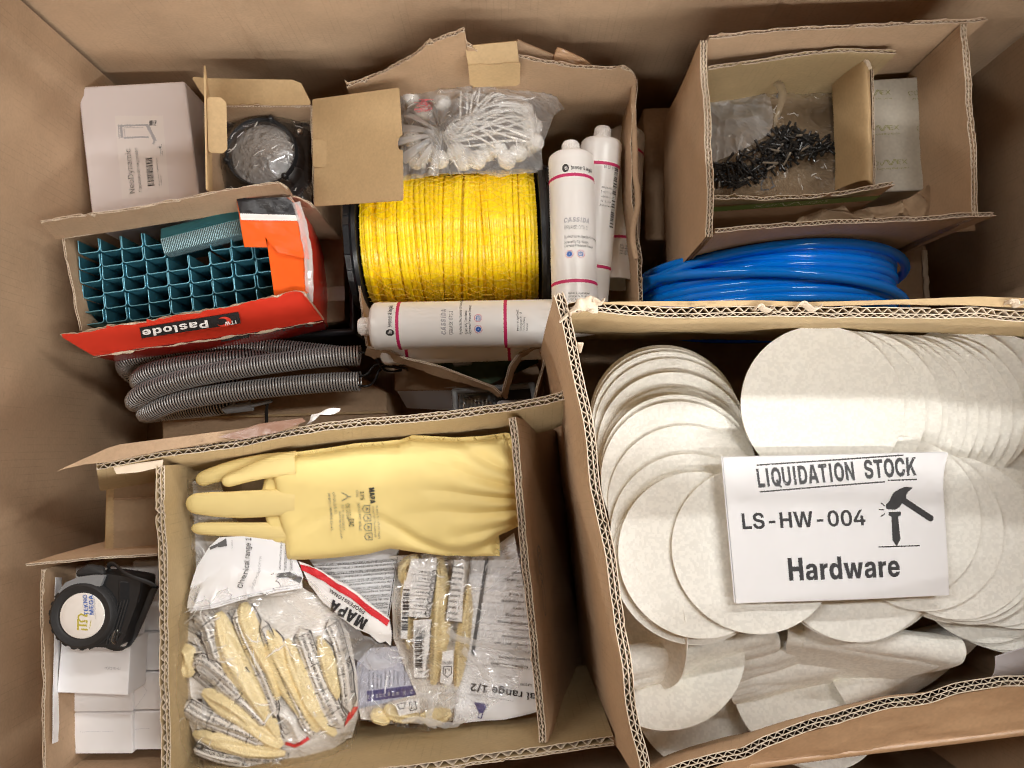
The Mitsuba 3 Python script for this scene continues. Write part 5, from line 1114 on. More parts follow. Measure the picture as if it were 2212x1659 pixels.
# leaflet over the mound
lz = lambda q: np.maximum(zmound(q), .40) + .014 + .007 * np.cos((q[:, 0] - P(520, 1200, .42)[0]) * 17)
t, fn = leaflet('leaflet', 'curled white leaflet with a flask mark, on top of the left bag', [(470, 1162), (540, 1158), (606, 1166), (622, 1190), (640, 1232), (648, 1262), (600, 1266), (545, 1278), (470, 1300), (408, 1312), (405, 1270), (420, 1225), (448, 1182)], .425, lz, copies=3)
zL = .432
tx(t, 'Chemical range 1', (527, 1270), (535, 1165), zL, 12, 'grey', fn, dens=.006, bold=1)
tx(t, 'Instructions for use', (552, 1270), (557, 1205), zL, 6, 'soft', fn, dens=.006)
printed(t, 'flask_mark', pxpoly([(452, 1182), (480, 1166), (482, 1182), (466, 1185)], zL).union(pxline([(444, 1188), (462, 1180)], zL, 6)), fn, 'ink_grey', .0005, .006)
printed(t, 'dark_band', pxpoly([(592, 1250), (592, 1243), (618, 1240), (645, 1256), (642, 1264), (618, 1252)], zL), fn, 'ink_grey', .0005, .006)
lines_of(t, [('FR', (597, 1249), (597, 1241), 4), ('DE', (612, 1249), (612, 1241), 4), ('ES', (626, 1255), (628, 1247), 4)], 'white', zL, fn, dens=.006, lift=.0008)
lines_of(t, [('Gamme chimique / Notice d utilisation', (598, 1236), (602, 1172), 4), ('Chemische Bereich / Gebrauch', (611, 1236), (613, 1185), 4), ('Gama quimica / Instrucciones', (624, 1236), (622, 1195), 4), ('www.mapa-pro.com', (424, 1300), (428, 1270), 4)], 'grey', zL, fn, dens=.006)
printed(t, 'rule', shapely.union_all([pxline([(493, 1170), (493, 1190)], zL, .8), pxline([(606, 1238), (609, 1172)], zL, .7), pxline([(618, 1240), (620, 1186)], zL, .7)]), fn, 'ink_grey', .0005, .006)
# clear outer film of the left bag
t = thing('clear_bag', 'big crinkled clear plastic bag over printed inner bags on the left', 'bag')
def zouter(q): return np.maximum(zmound(q) + .0125, lz(q) - .004)
fo = xyz_fn(lambda q: mz(q) + .0205 + .006 * crinkle(q, 22, 81) + .0012 * crinkle(q, 60, 82))
OP = [(384, 1330), (392, 1290), (440, 1235), (520, 1212), (640, 1218), (722, 1270), (762, 1370), (776, 1470), (772, 1575), (752, 1628), (690, 1645), (600, 1655), (490, 1650), (430, 1622), (398, 1550), (376, 1450)]
part(t, 'film', sheet(pxpoly(OP, .415), fo, .0048), 'film_thin', True)
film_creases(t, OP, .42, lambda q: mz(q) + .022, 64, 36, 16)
for pts in ([(385, 1340), (380, 1420), (388, 1480), (402, 1560), (440, 1625)], [(440, 1628), (520, 1650), (620, 1652), (700, 1642), (755, 1622)], [(415, 1240), (398, 1290), (390, 1340)]):
    part(t, 'film_fold', flat_tube(spline(PL(pts, .40), 60) + .003 * fb(np.c_[np.linspace(0, 12, 60), np.zeros(60), np.zeros(60)], 3, 5)[:, None], (1, 1, 0), .006, .0015, 10), 'film_milky', True)
# printed header of a bag, crumpled
hz = lambda q: .418 + .010 * fb(np.c_[q * 30, q[:, :1] * 0], 3, 21) + .004 * crinkle(q, 26, 44)
t = thing('bag_header', 'crumpled white bag header with a red band and bold black lettering', 'bag')
fn = xyz_fn(hz); HP = [(644, 1212), (690, 1230), (745, 1258), (800, 1300), (844, 1336), (850, 1366), (846, 1396), (834, 1384), (822, 1388), (800, 1368), (770, 1358), (735, 1332), (700, 1298), (668, 1262)]
part(t, 'sheet', slab(pxpoly(HP, .418), fn, .0005, .004), 'label_paper', True)
printed(t, 'red_band', pxpoly([(648, 1219), (672, 1224), (700, 1238), (745, 1264), (800, 1306), (843, 1338), (838, 1350), (810, 1330), (760, 1290), (700, 1252), (652, 1232)], .418), fn, 'ink_red', .0006, .005)
tx(t, 'MAPA', (798, 1336), (722, 1292), .418, 24, 'black', fn, dens=.005, lift=.0006, bold=4)
tx(t, 'PROFESSIONAL', (792, 1318), (716, 1268), .418, 8, 'black', fn, dens=.005, lift=.0006, bold=1)
printed(t, 'outline', pxline(HP[4:10], .418, 1.6), fn, 'ink_black', .0006, .005)
part(t, 'film_tail', sheet(pxpoly([(690, 1290), (735, 1334), (800, 1370), (850, 1398), (868, 1420), (850, 1438), (800, 1440), (760, 1410), (738, 1440), (720, 1380)], .415), xyz_fn(lambda q: .416 + .012 * crinkle(q, 30, 52)), .0035), 'film_milky', True)

# ---- right hand bag
t = thing('bag_lining', 'pale printed film lining under the strips of the right hand bag', 'bag'); part(t, None, slab(pxpoly([(842, 1200), (1020, 1190), (1022, 1420), (1000, 1552), (930, 1566), (850, 1560), (780, 1552), (776, 1530), (900, 1500), (850, 1380)], .39), xyz_fn(lambda q: .390 + .005 * crinkle(q, 22, 7)), .0006, .006), 'bag_print', True)
t = thing('leaflet', 'bluish leaflet with a navy column of language codes at the front wall', 'leaflet'); zz = lambda q: np.full(len(q), .388) + .004 * fb(np.c_[q * 30, q[:, :1] * 0], 2, 26)
fn = xyz_fn(zz); part(t, 'page', slab(pxpoly([(772, 1430), (800, 1400), (905, 1392), (910, 1515), (772, 1532), (764, 1500)], .388), fn, .0005, .01), 'blue_paper', True)
printed(t, 'navy_band', pxpoly([(793, 1492), (905, 1478), (908, 1500), (794, 1515)], .388), fn, 'ink_navy', .0004)
codes = ['FR', 'DE', 'ES', 'IT', 'PT', 'NO', 'DK', 'SE', 'NL', 'FI', 'GR']; xs = [796, 805, 814, 822, 831, 840, 849, 858, 873, 889, 903]
lines_of(t, [(c_, (x + 3, 1508 - (x - 796) * .12), (x + 3, 1500 - (x - 796) * .12), 4.5) for c_, x in zip(codes, xs)], 'white', .388, fn, lift=.0008)
lines_of(t, [(w_, (x + 3, 1488 - (x - 796) * .12), (x + 4, 1488 - (x - 796) * .12 - len(w_) * 3.0), 4) for w_, x in zip(['Gamme chimique', 'Chemie Reihe', 'Gama quimica', 'Gamma chim', 'Gama quimica', 'Kjemisk serie', 'Udvalg til k', 'Serie Kemi', 'Assortim Gebruik', 'Kemikaali'], xs)], 'grey', .388, fn)
lines_of(t, [('Instructions for use', (778, 1520), (780, 1440), 5)], 'soft', .388, fn)
rz = lambda q: .397 + .010 * np.sin((q[:, 0] - P(1000, 1300, .4)[0]) * 22) ** 2 + .002 * fb(np.c_[q * 40, q[:, :1] * 0], 2, 7)
t = thing('leaflet', 'white leaflet with a flask mark lying upside down beside the divider', 'leaflet'); fn = xyz_fn(rz)
LP = [(1020, 1205), (1070, 1180), (1110, 1150), (1138, 1300), (1160, 1420), (1172, 1525), (1090, 1548), (981, 1562), (990, 1500), (1008, 1320)]
LC = pxpoly([(1012, 1205), (1112, 1150), (1136, 1300), (1158, 1420), (1170, 1560), (980, 1560)], .40)
for k in range(3): part(t, 'page', slab(pxpoly([(u - 2 * k, v + 3 * k) for u, v in LP], .40), lambda x, k=k: fn(x, -.0010 * k), .0004, .008), 'paper', True)
tx(t, 'Chemical range 1/2', (1245, 1500), (1018, 1477), .40, 15, 'black', fn, dens=.006, bold=1, clip=LC)
tx(t, 'Instructions for use', (1262, 1478), (1124, 1470), .40, 7, 'grey', fn, dens=.008, clip=LC)
printed(t, 'dark_bar', pxpoly([(1049, 1208), (1056, 1208), (1024, 1418), (1017, 1416)], .40), fn, 'ink_grey', .0004, .008)
printed(t, 'flask_mark', pxpoly([(1024, 1518), (1054, 1521), (1044, 1540), (1036, 1541)], .40).union(pxline([(1040, 1538), (1036, 1552)], .40, 9).difference(pxline([(1040, 1538), (1036, 1550)], .40, 6))), fn, 'ink_navy', .0004, .008)
W_ = ['Gamme chimique / Notice d utilisation', 'Chemikalienschutz / Gebrauchsanleitung', 'Gama quimica / Manual de instrucciones', 'Gamma chimica / Istruzioni per l uso', 'Gama quimica / Manual de utilizacao', 'Kjemikaliebestandig / Bruksanvisning', 'Brugervejledning', 'Bruksanvisning', 'introducten', 'Kemikaalit / Kayttoohje', 'Xrisi', 'Kullanim kilavuzu', 'Navod k pouziti', 'Instrukcja obslugi', 'Upute za uporabu']
rows = []; rl = []
for k, w in enumerate(W_):
    v = 1432 - k * 15.2; x1 = 1062 + k * 2.4 + (14 * (k % 3)); x0 = x1 + len(w) * 4.6 + 30
    if x0 > 1215: x0 = 1215 - .001 * k
    rows.append((w, (x0 + 8, v + 4), (x1, v - 2), 5)); rl.append(pxline([(1024 + k * 2.2, v + 4), (1180, v + 9)], .40, .7))
lines_of(t, rows, 'black', .40, fn, dens=.006, clip=LC); printed(t, 'ruled_line', shapely.union_all(rl + [pxline([(1010, 1500), (1110, 1510)], .40, .9)]).intersection(LC), fn, 'ink_soft', .0003, .008)
for pts, w, where in (([(948, 1200), (950, 1290), (946, 1400), (935, 1480)], 17, 'wide middle fold'), ([(1012, 1262), (1006, 1330), (995, 1420), (985, 1490)], 11, 'fold beside the white leaflet'), ([(876, 1230), (880, 1330), (882, 1402)], 11, 'narrow fold at the bag left edge'), ([(905, 1205), (880, 1215), (868, 1260)], 10, 'short fold under the gloves'), ([(830, 1528), (860, 1545), (905, 1548)], 14, 'crumpled end at the front wall'), ([(800, 1540), (828, 1555), (842, 1560)], 12, 'small bulge at the front left corner'), ([(905, 1550), (940, 1552), (975, 1540)], 14, 'end bulging under shiny folds')):
    t = thing('bagged_glove', f'folded yellow glove in the right hand bag, {where}', 'glove', 'folded yellow gloves in the right hand bag')
    n = 44; pth = spline(PL([(u, v, .402) for u, v in pts]), n); x = np.linspace(0, 1, n); pf = np.sqrt(np.clip(np.sin(np.pi * (x * .95 + .025)), .0, 1)) * (1 + .35 * fb(np.c_[x * 4, x * 0 + w, x * 0], 2, 4))
    m = blade(pth, np.cross(unit(np.gradient(pth, axis=0)), [0, 0, 1]), w * 1.3 * mpp(.40) * pf, .010, lambda q: .399 + 0 * q[:, 0], w)
    part(t, None, m, 'rubber_in_bag', True)
sz = lambda q: .408 + .004 * fb(np.c_[q * 40, q[:, :1] * 0], 2, 31) + .002 * crinkle(q, 30, 17)
fn = xyz_fn(sz)
t = thing('printed_strip', 'white printed bag strip with circled language codes, left of the wide yellow fold', 'strip')
part(t, 'sheet', slab(pxpoly([(888, 1208), (944, 1206), (940, 1260), (930, 1330), (926, 1336), (884, 1332), (868, 1290)], .41), fn, .0004, .004), 'label_paper', True)
for k, c_ in enumerate(('IS', 'SK', 'CZ', 'RU', 'ZH', 'UA', 'AR')):
    q = P(939 - k * 2.6, 1238 + k * 14.6, .41)[:2]; printed(t, 'code_mark', Point(*q).buffer(5.5 * mpp(.41)).boundary.buffer(.00025).union(tpoly(c_, (943 - k * 2.6, 1236 + k * 14.6), (935 - k * 2.6, 1235.5 + k * 14.6), .41, 4)), fn, 'ink_black', .0006)
printed(t, 'ruled_line', shapely.union_all([pxline([(944 - k * 2.6, 1246 + k * 14.6), (888 - k, 1240 + k * 14.6)], .41, .7) for k in range(6)] + [pxline([(946, 1208), (940, 1262), (927, 1336), (884, 1332)], .41, 1.2)]), fn, 'ink_black', .0006, .005)
lines_of(t, [(w, (932 - k * 2, 1236 + k * 14.6), (905 - k * 2, 1233 + k * 14.6), 4.5) for k, w in enumerate(('Klmet', 'Gect', 'hevea', 'Vern', 'latek', 'Xlwp', 'FSC'))], 'black', .41, fn)
t = thing('printed_strip', 'white bag strip with a bar code and number, right bag', 'strip')
part(t, 'sheet', slab(pxpoly([(893, 1340), (932, 1338), (928, 1400), (918, 1466), (894, 1464)], .41), fn, .0004, .004), 'label_paper', True)
A, B = P(897, 1442, .41), P(897, 1354, .41); d = (B - A)[:2]
printed(t, 'bar_code', moved(barcode(np.linalg.norm(d), 15 * mpp(.41), 21, 50), B[0], B[1], math.degrees(math.atan2(-d[1], -d[0]))), fn, 'ink_black', .0006, .005)
tx(t, '3 245421 75423', (912, 1454), (918, 1362), .41, 7, 'black', fn, name='lettering', lift=.0006, dens=.006)
printed(t, 'outline', pxline([(932, 1342), (928, 1402), (918, 1467), (894, 1465)], .41, 1.2), fn, 'ink_black', .0006, .006)
t = thing('printed_strip', 'dark lettered white strip between the two yellow folds', 'strip')
part(t, 'sheet', slab(pxpoly([(980, 1210), (1004, 1210), (998, 1345), (962, 1340)], .41), fn, .0004, .004), 'label_paper', True)
lines_of(t, [(w, (1001 - k * 1.5, 1224 + k * 12.5), (978 - k * 1.2, 1222 + k * 12.5), 5) for k, w in enumerate(('Klorbe', 'Klorb', 'Gechlor', 'Luvas', 'Klorbeh', 'Gechlo', 'Vastuul', 'lateksi', 'Xlwp', 'uwvg'))], 'black', .41, fn, lift=.0006)
printed(t, 'outline', pxline([(980, 1210), (962, 1340), (998, 1346)], .41, 1.2), fn, 'ink_black', .0006, .006)
t = thing('printed_strip', 'white bag strip with a shield symbol near the front wall', 'strip')
part(t, 'sheet', slab(pxpoly([(956, 1408), (980, 1404), (978, 1470), (972, 1482), (950, 1476)], .41), fn, .0004, .004), 'label_paper', True)
tx(t, 'EN 388', (957, 1435), (976, 1434), .41, 6, 'black', fn, lift=.0006)
printed(t, 'shield_mark', pxline([(958, 1440), (975, 1440), (975, 1456), (966, 1464), (957, 1456), (958, 1440)], .41, 1.4).union(pxline([(962, 1456), (962, 1445), (970, 1445), (970, 1450)], .41, 1.4)), fn, 'ink_black', .0006)
t = thing('printed_strip', 'white bag strip with thick bars, at the left edge of the right bag', 'strip')
part(t, 'sheet', slab(pxpoly([(874, 1252), (884, 1270), (880, 1380), (866, 1378), (866, 1300)], .41), fn, .0004, .004), 'label_paper', True)
A, B = P(868, 1362, .41), P(872, 1272, .41); d = (B - A)[:2]; printed(t, 'bar_code', moved(barcode(np.linalg.norm(d), 13 * mpp(.41), 31, 34), B[0], B[1], math.degrees(math.atan2(-d[1], -d[0]))), fn, 'ink_black', .0006, .005)
t = thing('printed_strip', 'small white bag strip with boxed symbols at the front wall', 'strip')
part(t, 'sheet', slab(pxpoly([(852, 1520), (905, 1508), (908, 1538), (862, 1548)], .41), fn, .0004, .004), 'label_paper', True)
printed(t, 'symbol', shapely.union_all([pxline([(858, 1522), (876, 1518), (872, 1530), (864, 1532), (858, 1522)], .41, 1.2), pxline([(884, 1518), (898, 1515), (900, 1532), (886, 1536), (884, 1518)], .41, 1.2), pxline([(889, 1532), (890, 1522), (895, 1521)], .41, 1.4)]), fn, 'ink_black', .0006)
t = thing('clear_bag', 'crinkled clear plastic bag over the strips on the right, with bright folds', 'bag')
fo = xyz_fn(lambda q: .416 + .006 * crinkle(q, 24, 91) + .0012 * crinkle(q, 60, 92))
part(t, 'film', sheet(pxpoly([(850, 1215), (900, 1195), (1060, 1190), (1120, 1170), (1150, 1350), (1120, 1480), (1010, 1555), (930, 1572), (850, 1566), (775, 1550), (770, 1440), (830, 1390), (862, 1370)], .415), fo, .0048), 'film_thin', True)
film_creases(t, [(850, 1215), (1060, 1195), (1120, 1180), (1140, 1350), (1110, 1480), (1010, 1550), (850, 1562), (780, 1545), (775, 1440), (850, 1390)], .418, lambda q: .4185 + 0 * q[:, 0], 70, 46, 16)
for pts in ([(966, 1360), (1010, 1385), (1080, 1400), (1145, 1420)], [(900, 1500), (930, 1520), (925, 1550), (940, 1568)], [(960, 1500), (985, 1490), (975, 1530)], [(870, 1560), (905, 1555), (950, 1566), (1000, 1556)], [(1000, 1402), (1035, 1440), (1060, 1470)]):
    part(t, 'film_fold', flat_tube(spline(PL(pts, .425), 50) + .004 * fb(np.c_[np.linspace(0, 12, 50), np.zeros(50), np.zeros(50)], 3, 5)[:, None], (1, 1, .5), .0035, .0012, 10), 'film_milky', True)

# ------------------------------------------------------------------ the loose pair of gloves on top
t = thing('rubber_glove', 'yellow rubber glove laid open on top, fingers pointing at the left wall', 'glove', None)
def finger(pts, ws, h=.0052, z=.420):
    n = 60; p = spline(PL([(u, v, z + (q[0] if q else 0)) for u, v, *q in pts]), n); x = np.linspace(0, 1, n)
    w = np.interp(x, np.linspace(0, 1, len(ws)), ws) * mpp(.42) * np.sqrt(np.clip(x / .10, 0.0, 1) * (2 - np.clip(x / .10, 0, 1)) + .002)
    hh = h * np.sqrt(np.clip(x / .12, 0, 1) * (2 - np.clip(x / .12, 0, 1)) + .004)
    m = flat_tube(p, np.cross(unit(np.gradient(p, axis=0)), [0, 0, 1]), w, hh, 22)
    return part(t, 'finger', m, 'rubber_grip', True)
finger([(424, 1042), (450, 1030), (500, 1016), (560, 1006), (620, 1000)], [15, 18, 22, 24, 24])
finger([(480, 1044), (500, 1036), (540, 1022), (580, 1010), (640, 1000)], [13, 16, 20, 24, 26], z=.428)
finger([(401, 1088), (430, 1088), (500, 1090), (560, 1088), (640, 1085)], [20, 26, 29, 29, 27], z=.424)
finger([(413, 1140), (440, 1142), (500, 1143), (560, 1146), (640, 1150)], [12, 15, 16, 19, 20], z=.418)
part(t, 'palm', hull_pts(PL([(590, 1010), (720, 1000), (720, 1170), (600, 1160), (575, 1080)], .416), .006), 'rubber', True)
t = thing('rubber_glove', 'yellow rubber glove with printed cuff lying across the fingers of the other', 'glove', None)
cn = P(1360, 1085, .43)[:2]
def zg(q):
    u = q[:, 0] / mpp(.43); a = np.clip((q[:, 0] - P(820, 1000, .43)[0]) / .13, 0, 1)
    d = q - cn; th = np.arctan2(d[:, 1] * 1.6, d[:, 0] + .05); r = np.linalg.norm(d, axis=1)
    folds = .0065 * (np.abs(np.sin(th * 11 + 1.2 + 2.5 * fb(np.c_[q * 14, q[:, :1] * 0], 2, 3))) ** 1.3) * a ** 1.5
    b = .430 + .008 * fb(np.c_[q * 14, q[:, :1] * 0], 2, 12) + .004 * fb(np.c_[q * 45, q[:, :1] * 0], 2, 15) * (.3 + a)
    tuck = -.010 * np.exp(-((q[:, 1] - P(900, 1150, .43)[1] - .02 * np.sin(q[:, 0] * 30)) / .006) ** 2) * np.clip(a + .2, 0, 1)
    return b + folds + tuck - .006 * a * 0
EDGE = [(578, 989), (640, 984), (700, 976), (760, 966), (820, 962), (856, 958), (884, 948), (930, 950), (985, 953), (1040, 950), (1094, 942), (1108, 990), (1112, 1050), (1114, 1110), (1116, 1142), (1096, 1152), (1076, 1160), (1070, 1166), (1071, 1203), (1020, 1206), (960, 1204), (880, 1194), (838, 1188), (790, 1200), (720, 1208), (650, 1213), (612, 1213), (606, 1170), (600, 1140), (594, 1120), (590, 1080), (584, 1030)]
ep = Polygon(PL(EDGE, .43)[:, :2]); er = shapely.get_coordinates(ep.exterior)
def zg2(q):
    d = shapely.distance(shapely.points(q), ep.exterior); return zg(q) - .009 * np.exp(-(d / .0035)) 
fn = xyz_fn(zg2)
part(t, 'cuff', slab(ep, fn, .004, .0042), 'rubber', True)
zp = .432; ft_ = xyz_fn(zg2)
def down(s, u, v0, v1, h, ink='grey', **k): return tx(t, s, (u, v0), (u + (v1 - v0) * .08, v1), zp, h, ink, ft_, dens=.006, lift=.0006, **k)
down('MAPA', 797, 1054, 1088, 11, 'black', bold=4); down('175', 778, 1062, 1080, 8, 'black', bold=1); down('VITAL', 769, 1059, 1074, 5); down('001 0X KPT VIRUS', 772, 1086, 1146, 5)
down('EN ISO 374-1  EN 420  EN421', 812, 1092, 1164, 3.4, fine=False); down('BCHN TYPE B 374-5 2018 GB', 804, 1094, 1160, 3.4, fine=False)
down('CE 0334', 746, 1088, 1122, 9, 'black'); down('EAC', 753, 1122, 1138, 11, 'black', bold=1); down('TP TC 019/2011', 736, 1090, 1146, 5); down('07/2025 01', 718, 1064, 1112, 5.5); down('NEWELL BRANDS CA 43', 708, 1066, 1146, 5); down('MADE IN MALAYSIA', 731, 1104, 1164, 3.4, fine=False)
gs = [pxline([(738, 1064), (750, 1070), (750, 1076), (738, 1082)], zp, 1.4), pxline([(750, 1073), (758, 1073)], zp, 1.4)]
for k in range(4):
    o = (796 + 1.6 * k, 1098 + 20 * k); sq = [(o[0] - 9, o[1] - 6), (o[0] + 3, o[1] - 7), (o[0] + 3, o[1] + 8), (o[0] - 9, o[1] + 8), (o[0] - 13, o[1] + 1), (o[0] - 9, o[1] - 6)]
    gs += [pxline(sq, zp, 1.2), pxline([(o[0] - 6, o[1] - 2), (o[0] - 1, o[1] + (k % 2) * 3), (o[0] - 5, o[1] + 4)], zp, 1.6)]
printed(t, 'symbols', shapely.union_all(gs), ft_, 'ink_grey', .0006, .005)
# ------------------------------------------------------------------ the big carton of filter discs
ZB = .60
t = thing('disc_carton', 'large double walled brown carton holding white filter discs and the paper sign', 'box')
rl_ = PL([(1206, 633), (1215, 655), (1231, 710), (1245, 780), (1258, 850), (1269, 903), (1278, 980), (1286, 1053), (1301, 1120), (1318, 1210), (1328, 1290), (1340, 1366), (1355, 1439), (1364, 1520), (1378, 1590), (1393, 1645), (1400, 1700)], ZB)
rlb = lower(rl_[::-1], .10, (.004, 0)); rlb[:, 1] -= .10 * np.clip(-rlb[:, 1] / .25, 0, 1.2)
board(t, 'left_wall', rl_[::-1], rlb, ((.0072, .0038), (.0066, .0030)), 'kraft', rag=.0010, dent=.002, seed=81, col=.003)
rb = PL([(1232, 668), (1260, 664), (1300, 663), (1350, 668), (1480, 673), (1600, 672), (1700, 671), (1800, 672), (1950, 668), (2090, 673), (2212, 679), (2420, 684), (2680, 690)], ZB)
board(t, 'back_wall', rb, lower(rb, .12, (0, .050)), ((.0086, .0046), (.0062, .0030)), 'kraft_olive', rag=.0016, dent=.003, seed=82, col=.003)
ol = PL([(1262, 656), (1300, 652), (1400, 650), (1560, 649), (1640, 648), (1740, 652), (1900, 648), (2000, 644), (2120, 640), (2212, 643), (2420, 640), (2420, 670), (2212, 664), (2090, 659), (1950, 656), (1800, 660), (1700, 660), (1480, 662), (1300, 656)], .602)
part(t, 'torn_liner', slab(Polygon(ol[:, :2]), xyz_fn(lambda q: .601 + .003 * fb(np.c_[q * [30, 90], q[:, :1] * 0], 3, 12)), .0012, .008), 'kraft_light', True)
for k, (u, v, w, sd) in enumerate(((1650, 665, 34, 1), (1745, 662, 46, 3), (1290, 650, 22, 5), (2190, 654, 28, 7))):
    part(t, 'torn_shred', flat_tube(spline(PL([(u - w * .6, v + 5), (u - w * .2, v - 5 + sd % 3), (u + w * .25, v + 6), (u + w * .6, v - 3)], .604), 30) + .002 * fb(np.c_[np.linspace(0, 6, 30), np.zeros(30) + sd, np.zeros(30)], 3, sd)[:, None], (.3, .3, 1), .0035, .0006, 8), 'kraft_edge', True)
rf = PL([(1380, 1712), (1440, 1678), (1485, 1660), (1540, 1640), (1590, 1623), (1641, 1602), (1700, 1580), (1760, 1562), (1808, 1549), (1900, 1528), (2041, 1499), (2130, 1484), (2212, 1470), (2420, 1432), (2640, 1392)], .585)
rfb = PL([(u + 6, v - np.interp(u, [1380, 1500, 1700, 2000, 2212, 2420], [42, 42, 26, 2, 0, 0])) for u, v in ((1380, 1712), (1440, 1678), (1485, 1660), (1540, 1640), (1590, 1623), (1641, 1602), (1700, 1580), (1760, 1562), (1808, 1549), (1900, 1528), (2041, 1499), (2130, 1484), (2212, 1470), (2420, 1432), (2640, 1392))], .30)
board(t, 'front_wall', rf, rfb, ((.0066, .0034), (.0066, .0034)), 'kraft', rag=.0018, dent=.004, seed=83, col=.003)
board(t, 'front_wall', np.array(rfb) + [0, -.001, 0], lower(rfb, .12), ((.0066, .0034),), 'kraft', seed=86, col=.006)
fo_ = PL([(1420, 1712), (1500, 1672), (1620, 1652), (1800, 1628), (2000, 1604), (2212, 1578), (2420, 1552)], .555)
up_ = PL([(1400, 1712), (1495, 1665), (1645, 1606), (1812, 1553), (1900, 1532), (2041, 1503), (2212, 1474), (2420, 1436)], .578)
board(t, 'front_flap', fo_, up_, ((.006, .003),), mats=['tape', 'kraft'], rag=.0008, dent=.004, seed=84, rows=16, flute_depth=.004, extra=lambda s, q: .0035 * fb(np.stack([s * 30, q * 90, s * 0], -1), 3, 4))
part(t, 'flap_rim', flat_tube(spline(np.array(fo_) + [0, -.002, -.004], 80), (0, .5, 1), .0062, .0035, 10), 'tape', True)
part(t, 'corner_tape', flat_tube(spline(PL([(1214, 690, .598), (1240, 668, .603), (1262, 656, .604), (1290, 664, .600)], None), 40) + .003 * fb(np.c_[np.linspace(0, 8, 40), np.zeros(40), np.zeros(40)], 3, 6)[:, None], (1, 1, 0), .005, .0012, 10), 'kraft_edge', True)
rr_ = np.array([[.555, -.40, ZB], [.545, .10, ZB]])
board(t, 'right_wall', rr_, lower(rr_, .10), DOUBLE, 'kraft', seed=85, col=.006)
part(t, 'bottom', bar((.095, -.14, .12), (.54, -.14, .12), .46, .006), 'kraft')
part(t, 'loose_strip', hull_pts(PL([(1249, 742, .585), (1258, 742, .585), (1253, 760, .57)]), .001), 'kraft_edge', 30)

# ------------------------------------------------------------------ filter discs
ZD, RD = .395, .0775
def disc(label, group, u, v, z, tilt=(0, 0), r=RD, warp=.0006, seed=0, sq=1.0):
    t = thing('filter_disc', label, 'filter disc', group); c = P(u, v, z)
    rg = np.random.default_rng(seed + 500); lip = rg.uniform(.0008, .0030); ph = rg.uniform(0, 6.3)
    k, rs = 72, np.array([0, .45, .78, .86, .92, .965, 1.0]); a = np.arange(k) / k * 2 * np.pi
    d = r * rs[:, None, None] * np.stack([np.cos(a), np.sin(a)], -1)[None] * (1 + .006 * fb(np.stack([np.cos(a), np.sin(a), a * 0 + seed], -1), 2, 3)[None, :, None]); d = d.reshape(-1, 2)
    z_ = z + d[:, 0] * tilt[0] + d[:, 1] * tilt[1] + warp * 2 * fb(np.c_[d * 14 + seed * 7.3, d[:, :1] * 0], 2, seed)
    z_ = z_ + (lip * np.clip((rs - .78) / .22, 0, 1)[:, None] ** 1.6 * (.7 + .5 * np.cos(a - ph))[None]).ravel()
    v = np.c_[c[:2] + d, z_]; i, j = np.meshgrid(np.arange(len(rs) - 1), np.arange(k), indexing='ij'); p, q = (i * k + j).ravel(), (i * k + (j + 1) % k).ravel()
    f = np.vstack([np.stack([p, p + k, q + k], 1), np.stack([p, q + k, q], 1)]); N = len(v)
    o = np.arange(k) + N - k; o2 = np.roll(o, -1); lowv = v - [0, 0, .0016]; e = np.vstack([v[o], lowv[o]]); ii = np.arange(k); jj = (ii + 1) % k
    part(t, None, cat([TM(v, f), TM(lowv, f[:, ::-1]), TM(e, np.vstack([np.stack([ii, ii + k, jj + k], 1), np.stack([ii, jj + k, jj], 1)]))]), 'felt', True)
ORD = ['topmost'] + [x + ' from the top' for x in NTH[1:]]
G1 = 'discs of the stack fanned along the left carton wall'
left = [(1628, 1186, 0), (1510, 1196, 1), (1497, 1212, 2), (1492, 1154, 3), (1484, 1090, 4), (1468, 1036, 5), (1466, 1020, 6), (1462, 1002, 7), (1455, 968, 8), (1448, 936, 9), (1441, 920, 10), (1438, 912, 11), (1436, 906, 12), (1434, 903, 13)]
for k, (u, v, i) in enumerate(left):
    z = .431 - i * .0042 - (.006 if i > 6 else 0)
    disc(f'white filter disc, {ORD[k]} in the left hand fanned stack', G1, u, v, z, (.03, -.055), seed=k)
for k, (u, v) in enumerate(((1520, 1221), (1514, 1226), (1506, 1229), (1500, 1222), (1530, 1217), (1512, 1216))):
    disc(f'white filter disc {ORD[k]} of the lower fan under the left stack', G1, u, v, .374 - k * .003, (.03, -.055), seed=40 + k)
G2 = 'discs of the row fanned along the back carton wall'
back = [(1775, 876), (1822, 884), (1858, 887), (1874, 890), (1896, 889), (1918, 890), (1940, 889), (1962, 892), (1990, 890), (2016, 893), (2042, 890)]
for k, (u, v) in enumerate(back):
    disc(f'white filter disc, {ORD[k]} in the row along the back wall', G2, u, v, .432 - k * .0038, (.02, .0), seed=60 + k)
disc('white filter disc in the right back corner, on top of the back row', None, 2152, 882, .386, (.01, .0), seed=80)
disc('white filter disc peeping out behind the back row next to the carton wall', None, 2070, 872, .392, seed=81)
disc('greyish white filter disc peeping out behind the topmost disc of the back row', None, 1812, 880, .395, (0, .02), seed=82)
G3 = 'discs of the pile under the right edge of the sign'
right = [(1940, 1118), (1990, 1142), (2062, 1160), (2075, 1164), (2090, 1172), (2052, 1170), (2150, 1178), (2190, 1184)]
for k, (u, v) in enumerate(right):
    disc(f'white filter disc, {ORD[k]} in the pile at the sign\'s right edge', G3, u, v, .430 - k * .0040, (.02, -.02), seed=90 + k)
